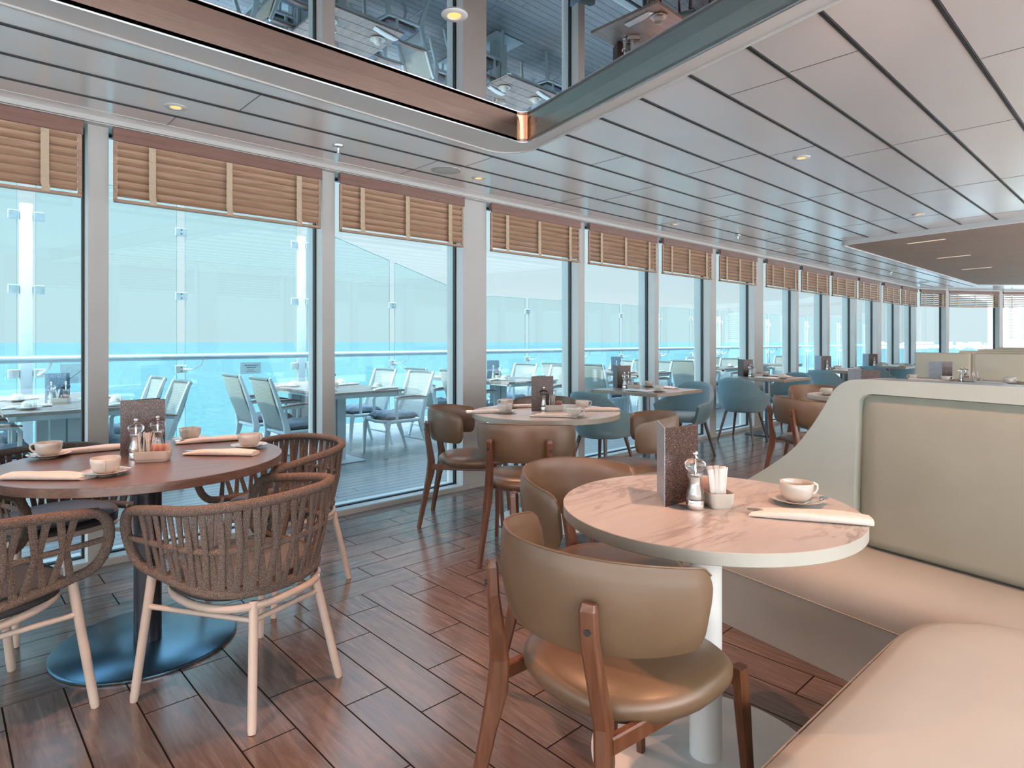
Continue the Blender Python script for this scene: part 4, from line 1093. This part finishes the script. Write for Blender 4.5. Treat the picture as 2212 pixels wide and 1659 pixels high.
OL = {'a': 'at the left edge', 'b': 'outside the second window', 'c': 'past the wide column', 'd': 'behind the square table', 'e': 'behind the teal chairs', 'f': 'farthest along deck'}
for k, c in OT.items(): teak_table(c, 'slatted teak deck table with white frame ' + OL[k])

# ---- chair placements
def face(c, target): return atan2(target[1] - c[1], target[0] - c[0])
ROPE.place((0.853, 2.34, 0), radians(108.5), 'woven brown rope armchair with its back to the camera, in the left foreground')
ROPE.place((0.08, 2.71, 0), radians(20.7), 'woven brown rope armchair cut off by the left picture edge')
ROPE.place((0.42, 3.60, 0), radians(-70.4), 'woven brown rope armchair on the window side of the brown round table')
ROPE.place((1.32, 3.127, 0), radians(194), 'woven brown rope armchair on the right of the brown round table')
WRAP.place((1.312, 0.990, 0), radians(-4), 'taupe leather wrap-back chair with wooden legs in the foreground, back to the camera')
WRAP.place((1.77, 1.39, 0), radians(-80), 'orange-lit wrap-back chair on the far left side of the foreground marble table')
WRAP.place((2.62, 2.66, 0), radians(37), 'wrap-back wooden-legged chair on the near side of the four-setting marble table, back to the camera')
WRAP.place((2.80, 3.40, 0), radians(-48), 'wrap-back wooden-legged chair left of the four-setting marble table, beside the wide column')
WRAP.place((3.32, 2.42, 0), radians(129), 'wrap-back chair on the right of the four-setting marble table, next to the glitter menu')
WRAP.place((3.58, 3.42, 0), radians(222), 'wrap-back chair on the far side of the four-setting marble table, only its rim showing')
WRAP.place((5.40, 2.06, 0), radians(-36), 'wrap-back chair with wooden legs beside the curved booth end')
WRAP.place((6.55, 2.42, 0), radians(228), 'wrap-back chair behind the pale round table at the booth end')
tub = [(4.60, 3.66, 0, 'teal tub chair on the left of the nearest square window table'), (6.05, 3.66, 180, 'greyish tub chair on the right of the nearest square window table, facing left'),
       (7.52, 3.73, 4, 'teal tub chair with its back to the camera at the second square window table'), (8.93, 3.72, 180, 'teal tub chair on the far side of the second square window table'),
       (10.40, 3.76, 0, 'teal tub chair on the near side of the third square window table'), (11.80, 3.76, 180, 'teal tub chair on the far side of the third square window table'),
       (12.75, 3.74, 0, 'teal tub chair on the near side of the fourth square window table'), (14.15, 3.74, 180, 'teal tub chair on the far side of the fourth square window table'),
       (15.0, 3.40, 0, 'teal tub chair before the farthest square table'), (16.4, 3.40, 180, 'teal tub chair behind the farthest square table')]
for x, y, a, l in tub: TUB.place((x, y, 0), radians(a), l)
for k, c in OT.items():
    for sx in (-1, 1):
        for sy in (-1, 1):
            ox = {'a': 0.50, 'b': 0.74, 'c': 0.90}.get(k, 0.72) if sx > 0 else -0.46
            p = (c[0] + ox, 6.0 if sy < 0 else 6.78)
            OCH.place((p[0], p[1], 0), 0 if sx < 0 else pi, 'white woven deck armchair, %s %s of the table %s' % ('railing-side' if sy > 0 else 'window-side', 'left' if sx < 0 else 'right', OL[k]), 'white woven deck armchairs')

# ================================================================== BOOTH
e1 = (0.193166, 0.981166); n1 = (0.981166, -0.193166)
MBo = Matrix(((e1[0], n1[0], 0, 0), (e1[1], n1[1], 0, 0), (0, 0, 1, 0), (0, 0, 0, 1)))    # (t, q, z) -> world
t_ = thing('booth', 'tall cream booth bench with pale curved end panel behind the marble table', 'bench', (0, 0, 0))
QF, QB, ZS = 2.28, 2.60, 0.42
# seat: rounded front, sweeping along t
prof = [(QF, 0.0), (QF - 0.008, 0.08), (QF - 0.03, 0.17), (QF - 0.052, 0.25), (QF - 0.058, 0.30), (QF - 0.050, 0.345), (QF - 0.025, 0.385), (QF + 0.02, 0.410), (QF + 0.09, 0.421), (QF + 0.2, 0.422), (QB + 0.02, 0.418), (QB + 0.02, 0.0)]
rings = []
for tt, sc in ((-0.9, 1), (2.02, 1), (2.08, 0.93), (2.11, 0.80)):
    rings.append([MBo @ V(tt, QB + (q_ - QB) * sc, z_ * (0.6 + 0.4 * sc)) for q_, z_ in prof])
MB().loft(rings, True).build('seat', 'booth', t_, smooth=50)
P = [MBo @ V(-0.9 + 2.93 * k / 20, QF - 0.0575, 0.272) for k in range(21)]
q = MB()
for k in range(150):
    a = -0.9 + 2.93 * k / 150; q.box(a, a + 0.010, QF - 0.0592, QF - 0.055, 0.2664, 0.2682, M_=MBo)
q.build('stitching', 'pad', t_, smooth=0)
MB().tube([p for p in P], 0.0016, 6).build('seam', 'booth', t_)
# back panel with swooping end, thickness 0.13
curve = [(2.30, 0.0), (2.27, 0.22), (2.13, 0.44), (1.943, 0.591), (1.832, 0.671), (1.707, 0.772), (1.625, 0.871), (1.563, 0.965), (1.533, 1.018), (1.504, 1.063), (1.461, 1.096), (1.418, 1.107), (1.363, 1.110)]
def smoothc(c, n=5):
    out = []
    for i in range(len(c) - 1):
        p0 = c[max(i - 1, 0)]; p1 = c[i]; p2 = c[i + 1]; p3 = c[min(i + 2, len(c) - 1)]
        for k in range(n):
            f = k / n
            out.append(tuple(0.5 * (2 * p1[d] + (p2[d] - p0[d]) * f + (2 * p0[d] - 5 * p1[d] + 4 * p2[d] - p3[d]) * f * f + (3 * p1[d] - p0[d] - 3 * p2[d] + p3[d]) * f ** 3) for d in (0, 1)))
    return out + [c[-1]]
cv = smoothc(curve)
out2d = cv + [(-0.9, 1.105)]
inn = [(1.424, 0.42)] + [(1.424, 0.65), (1.412, 0.96), (1.404, 1.02), (1.385, 1.043), (1.35, 1.052), (-0.9, 1.046)]
# frame of the panel = outline minus the pad opening, as one ngon ring
A = out2d
poly = [(2.30, 0.0)] + out2d[1:] + inn[::-1] + [(1.424, 0.0)]
m_ = MB(); n = len(poly)
m_.loft([[MBo @ V(a, QB - 0.035, z) for a, z in poly], [MBo @ V(a, QB + 0.02, z) for a, z in poly]], True)
m_.build('end_panel', 'boothpanel', t_, smooth=0)
poly2 = [(2.30, 0.0)] + out2d[1:] + [(-0.9, 0.0)]
m_ = MB().loft([[MBo @ V(a, QB + 0.0201, z) for a, z in poly2], [MBo @ V(a, QB + 0.14, z) for a, z in poly2]], True)
m_.build('back_panel', 'boothpanel', t_, smooth=0)
m_ = MB().box(-0.9, 1.36, QB - 0.02, QB + 0.13, 1.104, 1.110, M_=MBo); m_.build('ledge', 'steel', t_, smooth=0)
def padf(u, v):
    tt = -0.9 + (1.419 + 0.9) * u; z = 0.425 + (1.046 - 0.425) * v
    eu = min(1, (1 - u) * 2.32 / 0.10); ev = min(1, (1 - v) / 0.10); eb = min(1, v / 0.05 + 0.3)
    q_ = QB + 0.0195 - 0.040 * (1 - (1 - eu) ** 3) * (0.6 + 0.4 * (1 - (1 - ev) ** 3)) * eb - 0.012 * (1 - v)
    return MBo @ V(tt, q_, z)
MB().grid(padf, 90, 30).build('back_pad', 'pad', t_, smooth=80)
# foreground bench seat (other side of the booth)
t_ = thing('banquette', 'cream leatherette bench seat with rounded corner filling the lower right foreground', 'bench', (1.4, -0.1, 0))
ol = [(0.80, 0.545), (1.15, 0.545), (1.55, 0.537), (1.85, 0.530), (1.96, 0.526), (2.04, 0.517), (2.11, 0.497), (2.17, 0.455), (2.225, 0.395), (2.262, 0.30), (2.262, 0.12), (2.22, -0.15), (2.14, -0.55), (2.06, -0.95), (0.80, -0.95)]
ol = smoothc(ol[:-2], 4) + ol[-2:]
cx, cy = 1.5, -0.2
def oring(ins, z, zz=0):
    out = []
    for x, y in ol:
        d = hypot(x - cx, y - cy); k = (d - ins) / d; out.append(V(cx + (x - cx) * k - 1.4, cy + (y - cy) * k + 0.1, z))
    return out
MB().loft([oring(0.05, 0.0), oring(0.03, 0.10), oring(0.004, 0.28), oring(0.0, 0.40)], True).build('base', 'booth', t_, smooth=45)
MB().loft([oring(0.0, 0.4005), oring(-0.004, 0.425), oring(0.012, 0.448), oring(0.05, 0.459), oring(0.15, 0.463), oring(0.6, 0.464)], True).build('cushion', 'booth', t_, smooth=60)
MB().tube(oring(-0.005, 0.43)[:-1], 0.0022, 6).build('piping', 'booth', t_)
# bench backs seen over the booth
def bench_back(x, y, w_, h_, label, rz=80, z0=0.0):
    t_ = thing('bench', label, 'bench', (x, y, 0), radians(rz))
    MB().rbox(-w_ / 2, w_ / 2, -0.07, 0.07, 0.12, h_, 0.03).build('backrest', 'fband', t_, smooth=50)
    MB().rbox(-w_ / 2, w_ / 2, 0.06, 0.50, 0.12, 0.45, 0.03).build('seat', 'fband', t_, smooth=50)
    MB().box(-w_ / 2 + 0.03, w_ / 2 - 0.03, -0.05, 0.42, 0.0, 0.12).build('plinth', 'dwood', t_, smooth=0)
bench_back(10.05, 2.125, 0.64, 1.10, 'beige upholstered bench back right behind the long brown table, left one', 90)
bench_back(10.05, 1.19, 1.18, 1.10, 'beige upholstered bench back at the right picture edge, behind the long table', 90)
bench_back(11.75, 1.55, 1.5, 1.105, 'second row beige bench back, just above the first row', 79)
bench_back(13.4, 1.55, 1.6, 1.115, 'third row beige bench back near the right picture edge', 79)
bench_back(15.1, 1.5, 1.7, 1.13, 'farthest row beige bench back near the right picture edge', 79)
# ================================================================== TABLEWARE
def make_cup(flip=False):
    t_ = thing('teacup', '', 'cup')
    prof = [(0.0, 0.0), (0.024, 0.0), (0.0255, 0.003), (0.036, 0.008), (0.045, 0.022), (0.0485, 0.042), (0.0492, 0.058), (0.0482, 0.0592), (0.0470, 0.058), (0.0460, 0.042), (0.042, 0.024), (0.033, 0.011), (0.0, 0.008)]
    m_ = MB(); m_.lathe(prof, 40)
    Mf = None
    hb = MB().tube([V(0.0465, 0, 0.050), V(0.058, 0, 0.054), V(0.069, 0, 0.048), V(0.071, 0, 0.036), V(0.063, 0, 0.024), V(0.044, 0, 0.018)], 0.0032, 8, flat=0.0045)
    if flip:
        m_.v = [(x, y, 0.0592 - z) for x, y, z in m_.v]; hb.v = [(x, y, 0.0592 - z) for x, y, z in hb.v]
    m_.build('bowl', 'china', t_, smooth=50); hb.build('handle', 'china', t_)
    return Proto(t_)
def make_saucer():
    o = MB().lathe([(0.0, 0.0), (0.032, 0.0), (0.034, 0.003), (0.058, 0.009), (0.078, 0.0165), (0.079, 0.0175), (0.077, 0.0182), (0.055, 0.0115), (0.032, 0.0062), (0.0, 0.006)], 48).build('saucer', 'china', smooth=50)
    tag(o, '', 'saucer'); return Proto(o)
def make_spoon():
    m_ = MB()
    m_.tube([V(-0.062, 0, 0.004), V(-0.03, 0, 0.0055), V(0.02, 0, 0.003), V(0.035, 0, 0.001)], [0.0045, 0.0022, 0.0018, 0.003], 8, flat=[0.001, 0.0012, 0.0012, 0.001])
    m_.loft([[V(0.033 + 0.020 + 0.020 * s_ * cos(a), 0.0125 * s_ * sin(a), z) for a in [2 * pi * k / 16 for k in range(16)]] for s_, z in ((1.0, 0.0045), (0.95, 0.002), (0.5, 0.0), (0.02, -0.0005))], True)
    o = m_.build('teaspoon', 'chrome', smooth=60); tag(o, '', 'spoon'); return Proto(o)
def make_napkin():
    t_ = thing('napkin_roll', '', 'napkin')
    m_ = MB(); rings = []
    N = 20
    for i in range(N + 1):
        u = i / N; x = -0.150 + 0.300 * u
        wd = 0.030 + 0.011 * u + 0.003 * sin(5 * u); th = 0.0095 + 0.0035 * u * (1 - u) * 4 - 0.003 * (1 - u) ** 3
        sk = 0.014 * (1 - u) ** 2
        ring = []
        for k in range(20):
            a = 2 * pi * k / 20; c_, s_ = cos(a), sin(a)
            yy = wd * (abs(c_) ** 0.55) * (1 if c_ > 0 else -1); zz = th * (abs(s_) ** 0.75) * (1 if s_ > 0 else -1)
            zz = max(-th * 0.95, zz) + th * 0.95
            zz += 0.0018 * sin(9 * u + 2 * c_) * (1 if s_ > 0 else 0)
            ring.append(V(x + (sk if c_ > 0 else -sk) * (1 - u) * abs(c_), yy, zz))
        rings.append(ring)
    m_.loft(rings, True); m_.build('cloth', 'linen', t_, smooth=60)
    q = MB()     # diagonal top fold
    q.loft([[V(-0.075 + 0.03 * k, -0.024 + 0.012 * k, 0.0205 + 0.0005 * k), V(-0.055 + 0.03 * k, -0.027 + 0.012 * k, 0.0195), V(0.11, 0.030 - 0.001 * k, 0.0205), V(0.10, 0.033, 0.018)] for k in (0, 1, 2, 3, 4)], False, closed=False)
    q = MB()
    for y in (-0.006, 0.006): q.tube([V(-0.164, y, 0.0155), V(-0.13, y, 0.0165), V(-0.08, y * 0.5, 0.016)], [0.0045, 0.0035, 0.003], 8, flat=0.0014)
    q.build('cutlery', 'chrome', t_)
    return Proto(t_)
def make_mill(fill='salt', high=True):
    t_ = thing('grinder', '', 'grinder')
    MB().lathe([(0, 0), (0.026, 0), (0.027, 0.002), (0.0265, 0.024), (0.0255, 0.027), (0, 0.027)], 28).build('metal_foot', 'chrome', t_, smooth=40)
    MB().lathe([(0.0255, 0.0275), (0.0275, 0.036), (0.0255, 0.050), (0.0185, 0.072), (0.018, 0.082), (0.0215, 0.096), (0.024, 0.103), (0.0215, 0.109), (0.020, 0.1095), (0.0165, 0.096), (0.0155, 0.082), (0.016, 0.070), (0.021, 0.050), (0.0225, 0.036), (0.021, 0.029)], 28).build('clear_body', 'thin', t_, smooth=60)
    MB().lathe([(0, 0.028), (0.016, 0.028), (0.017, 0.045), (0.0135, 0.07), (0.0135, 0.094), (0.0, 0.095)], 20).build('filling', fill, t_, smooth=50)
    MB().lathe([(0.018, 0.110), (0.025, 0.116), (0.0305, 0.126), (0.030, 0.136), (0.022, 0.145), (0.010, 0.149), (0.0, 0.149)], 28).build('clear_head', 'acryl', t_, smooth=60)
    MB().lathe([(0, 0.100), (0.003, 0.100), (0.003, 0.148), (0.009, 0.150), (0.006, 0.154), (0.0045, 0.157), (0.0085, 0.161), (0.009, 0.166), (0.005, 0.171), (0, 0.172)], 16).build('knob', 'chrome', t_, smooth=50)
    return Proto(t_)
def make_holder():
    m_ = MB()
    def rr_(hx, hy, r, z):
        out = []
        for cx_, cy_, a0 in ((hx - r, hy - r, 0), (-hx + r, hy - r, 90), (-hx + r, -hy + r, 180), (hx - r, -hy + r, 270)):
            for k in range(6):
                a = radians(a0 + 90 * k / 5); out.append(V(cx_ + r * cos(a), cy_ + r * sin(a), z))
        return out
    m_.loft([rr_(0.058, 0.031, 0.012, 0.0), rr_(0.060, 0.033, 0.013, 0.003), rr_(0.060, 0.033, 0.013, 0.013), rr_(0.0635, 0.0365, 0.015, 0.0135), rr_(0.066, 0.039, 0.016, 0.044), rr_(0.065, 0.038, 0.015, 0.045), rr_(0.063, 0.036, 0.013, 0.044), rr_(0.059, 0.032, 0.011, 0.006)], True)
    o = m_.build('sachet_holder', 'china', smooth=40); tag(o, '', 'holder'); return Proto(o)
def make_stick():
    t_ = thing('sugar_stick', '', 'sachet')
    MB().loft([[V(s_ * 0.0085 * c_, 0.0028 * d_ * (1 if 0.1 < z < 0.9 else 0.25), z * 0.112) for c_, d_ in ((-1, 0), (-0.5, 1), (0.5, 1), (1, 0), (0.5, -1), (-0.5, -1))] for z, s_ in ((0, 1.08), (0.12, 1), (0.88, 1), (1, 1.08))], True).build('wrapper', 'paper', t_, smooth=30)
    MB().box(-0.0015, 0.0012, -0.0031, -0.0028, 0.050, 0.078).build('print', 'ink', t_, smooth=0)
    return Proto(t_)
def make_packet():
    o = MB().loft([[V(s_ * 0.026 * c_, 0.0030 * d_ * (1 if 0.1 < z < 0.9 else 0.2), z * 0.062) for c_, d_ in ((-1, 0), (-0.5, 1), (0.5, 1), (1, 0), (0.5, -1), (-0.5, -1))] for z, s_ in ((0, 1.0), (0.12, 1), (0.88, 1), (1, 1.0))], True).build('sugar_packet', 'pink', smooth=30)
    tag(o, '', 'sachet'); return Proto(o)
CUP, CUPI = make_cup(), make_cup(True); SAU = make_saucer(); SPN = make_spoon(); NAP = make_napkin(); MILL, MILLP = make_mill('salt'), make_mill('pepper'); HOLD = make_holder(); STICK = make_stick(); PACK = make_packet()

def menu(x, y, z, a1, a2, w_, label, m1='glitbrown', m2='glitlit', h_=0.235, w2=None):
    """folded stand-up menu: fold at (x,y), two boards in directions a1 and a2 (degrees)"""
    t_ = thing('menu', label, 'menu', (x, y, z))
    for a, mm, ww in ((a1, m1, w_), (a2, m2, w2 or w_)):
        Mx = Matrix.Rotation(radians(a), 4, 'Z')
        MB().box(0.0, ww, -0.0018, 0.0018, 0.0, h_, M_=Mx).build('board', mm, t_, smooth=0)
    return t_
def place_setting(cx, cy, z, rot, where, nx=None, ny=None, nrot=None, inv=False, spoon=True, handle=0.0, napkin=True, group=None):
    """cup on saucer (spoon) at cx,cy; napkin roll at nx,ny"""
    SAU.place((cx, cy, z + 0.0002), 0, 'white saucer ' + where, group)
    (CUPI if inv else CUP).place((cx, cy, z + 0.0066), handle, ('upturned ' if inv else '') + 'white teacup ' + where, group)
    if spoon:
        a = rot + 2.2
        SPN.place((cx + 0.058 * cos(a), cy + 0.058 * sin(a), z + 0.0165), a + pi / 2, 'silver teaspoon ' + where, group)
    if napkin:
        NAP.place((nx, ny, z + 0.0004), nrot, 'rolled white napkin ' + where, group)
def condiments(x, y, z, rz, where, near=True, sticks=9, packs=8, mills=True, group=None, md=0.10):
    Mr = Matrix.Translation((x, y, z)) @ Matrix.Rotation(rz, 4, 'Z')
    HOLD.place(tuple(Mr @ V(0, 0, 0.0003)), rz, 'small white china sachet holder ' + where, group)
    r = random.Random(int(x * 100))
    for k in range(sticks):
        p = Mr @ V(-0.040 + 0.034 * r.random(), -0.018 + 0.036 * k / max(1, sticks - 1), 0.0075)
        o = STICK.place(tuple(p), rz + pi / 2 + r.uniform(-0.25, 0.25), 'white sugar stick in the holder ' + where, 'sugar sticks ' + where)
        o.rotation_euler = (r.uniform(-0.18, 0.18), r.uniform(-0.15, 0.22), o.rotation_euler.z)
    for k in range(packs):
        p = Mr @ V(0.004 + 0.046 * k / max(1, packs - 1), r.uniform(-0.002, 0.002), 0.0075)
        o = PACK.place(tuple(p), rz + pi / 2 + r.uniform(-0.06, 0.06), 'pink sugar packet in the holder ' + where, 'sugar packets ' + where)
        o.rotation_euler = (r.uniform(0.0, 0.16), 0, o.rotation_euler.z)

# --- brown round table
W1_ = 'on the brown round table, '
menu(0.597, 3.118, ZT, -12.6, 12.0, 0.169, 'brown glitter menu standing on the brown round table', 'glitbrown', 'glitbrown', 0.238, 0.165)
MILL.place((0.628, 2.985, ZT + 0.0003), 0, 'clear salt grinder left in front of the menu on the brown round table')
MILLP.place((0.720, 3.030, ZT + 0.0003), 0, 'clear pepper grinder behind the sachets on the brown round table')
condiments(0.668, 2.885, ZT, radians(-32), 'on the brown round table')
place_setting(0.364, 3.275, ZT, 1.0, W1_ + 'at its left side', 0.52, 3.315, radians(-5), handle=2.6)
place_setting(0.470, 2.705, ZT, 4.4, W1_ + 'nearest the camera', 0.305, 2.775, radians(135), handle=4.5)
place_setting(0.935, 3.330, ZT, 1.0, W1_ + 'on the window side', 1.01, 3.235, radians(-15), handle=3.9)
place_setting(1.075, 2.930, ZT, 2.2, W1_ + 'at its right side', 0.925, 2.835, radians(-46), handle=0.3)
# --- foreground marble table
W2_ = 'on the foreground marble table'
menu(1.605, 1.039, ZT, 40.5, -5.5, 0.188, 'brown glitter menu, one board window-lit, standing on the foreground marble table', 'glitlit', 'glitbrown', 0.236, 0.160)
MILL.place((1.655, 0.968, ZT + 0.0003), 0, 'clear glass grinder in front of the menu on the foreground marble table')
condiments(1.745, 0.955, ZT, radians(52), W2_, sticks=10)
place_setting(1.935, 0.787, ZT, 2.4, W2_, 1.790, 0.690, radians(-60), handle=-0.6)
# --- four-setting marble table
W3_ = 'on the four-setting marble table, '
menu(3.085, 3.085, ZT, -28, 8, 0.16, 'brown glitter menu standing on the four-setting marble table', 'glitbrown', 'glitbrown', 0.245)
MILL.place((3.165, 3.045, ZT + 0.0003), 0, 'salt grinder beside the menu on the four-setting marble table')
MILLP.place((3.26, 3.055, ZT + 0.0003), 0, 'pepper grinder behind the sachets on the four-setting marble table')
condiments(3.215, 2.995, ZT, radians(-40), 'on the four-setting marble table')
place_setting(3.10, 3.36, ZT, 1.0, W3_ + 'on its window side', 3.24, 3.28, radians(-30), handle=2.6)
place_setting(2.865, 3.12, ZT, 4.4, W3_ + 'at its left side', 2.80, 3.21, radians(-35), handle=4.0)
place_setting(3.045, 2.66, ZT, 1.0, W3_ + 'nearest the camera', 2.955, 2.745, radians(-55), handle=-0.8)
place_setting(3.42, 2.905, ZT, 2.2, W3_ + 'at its right side', 3.44, 2.78, radians(-42), handle=-0.5)
# --- square window tables
for k, md in (('T4', 0), ('T5', 0), ('T6', 1), ('T7', 1), ('T9', 1)):
    (cx, cy), l = SQ[k]
    wh = {'T4': 'on the nearest square window table', 'T5': 'on the second square window table', 'T6': 'on the third square window table', 'T7': 'on the fourth square window table', 'T9': 'on the farthest square table'}[k]
    cx, cy = cx - 0.11, cy + 0.04
    menu(cx + 0.04, cy + 0.27, ZT, -28 if not md else -60, 55 if not md else 62, 0.15, 'folded brown glitter menu ' + wh, 'glitbrown', 'glitlit' if md else 'glitbrown', 0.235)
    MILL.place((cx + 0.03, cy + 0.17, ZT + 0.0003), 0, 'salt grinder beside the menu ' + wh)
    MILLP.place((cx + 0.12, cy + 0.19, ZT + 0.0003), 0, 'pepper grinder beside the menu ' + wh)
    condiments(cx + 0.07, cy + 0.09, ZT, radians(-45), wh, sticks=5 if k in ('T4', 'T5') else 0, packs=6 if k in ('T4', 'T5') else 3)
    cx, cy = cx + 0.11, cy - 0.04
    place_setting(cx - 0.24, cy - 0.02, ZT, 1.0, wh + ', on its near side', cx - 0.22, cy - 0.20, radians(90), handle=0.4, napkin=True) if k in ('T6', 'T7') else None
    place_setting(cx - 0.20, cy - 0.28, ZT, 1.0, wh + ', at its near corner', cx - 0.30, cy - 0.12, radians(85), handle=0.2)
    place_setting(cx + 0.28, cy + 0.16, ZT, 2.0, wh + ', on its far side', cx + 0.26, cy - 0.06, radians(80), handle=2.5)
# --- pale table at the booth end
menu(6.16, 1.93, ZT, -75, 62, 0.15, 'folded glitter menu rising above the curved end of the booth', 'glitbrown', 'glitlit', 0.235)
place_setting(5.93, 2.14, ZT, 2.0, 'on the booth-end pale table, window side', 6.02, 2.07, radians(-40), handle=2.6)
place_setting(5.78, 1.86, ZT, 2.0, 'on the booth-end pale table, nearest the camera', 5.86, 1.98, radians(-20), handle=0.0)
# --- long table behind the booth
wl = 'on the long brown table behind the booth'
menu(9.12, 1.94, ZT, 92, -35, 0.14, 'brown glitter menu, one board window-lit, ' + wl, 'glitlit', 'glitbrown', 0.235)
MILL.place((9.14, 1.75, ZT + 0.0003), 0, 'salt grinder beside the menu ' + wl)
MILLP.place((9.22, 1.72, ZT + 0.0003), 0, 'pepper grinder beside the menu ' + wl)
condiments(9.13, 1.66, ZT, radians(80), wl, sticks=4, packs=5)
condiments(9.25, 1.62, ZT, radians(80), 'behind the first on the long brown table', sticks=4, packs=4)
place_setting(9.06, 2.23, ZT, 2.0, wl + ', at its left end', 9.02, 2.12, radians(95), handle=1.8)
place_setting(8.97, 1.87, ZT, 2.0, wl + ', in front of the menu', 8.95, 1.98, radians(80), handle=-1.2)
place_setting(8.97, 1.27, ZT, 2.0, wl + ', near the right picture edge', 8.95, 1.42, radians(80), handle=-1.3)
place_setting(9.35, 1.30, ZT, 2.0, wl + ', on its far side', 9.3, 1.45, radians(80), handle=1.3)
# --- deck tables: upturned cups
for k, c in OT.items():
    if k == 'f': continue
    wh = 'on the deck table ' + OL[k]
    mx, my = c[0] + (-0.12 if k == 'a' else -0.10), 6.15 + (0.0 if k != 'b' else 0.08)
    menu(mx, my, ZT, -38, -8, 0.16, 'navy glitter menu ' + wh, 'glitnavy', 'glitnavy', 0.235)
    MILL.place((mx + 0.03, my - 0.09, ZT + 0.0003), 0, 'salt grinder ' + wh)
    MILLP.place((mx + 0.12, my - 0.12, ZT + 0.0003), 0, 'pepper grinder ' + wh)
    condiments(mx + 0.08, my - 0.17, ZT, radians(-20), wh, sticks=3 if k in 'ab' else 0, packs=5 if k in 'ab' else 0)
    for sx in (-1, 1):
        for sy in (-1, 1):
            w_ = wh + ', ' + ('window' if sy < 0 else 'railing') + ' end, ' + ('left' if sx < 0 else 'right')
            place_setting(c[0] + sx * 0.27, 6.03 + sy * 0.40, ZT, 2.0, w_, c[0] + sx * 0.27, 6.03 + sy * 0.40 - sx * 0.15, radians(12), inv=True, spoon=k in 'ab', handle=-1.3)
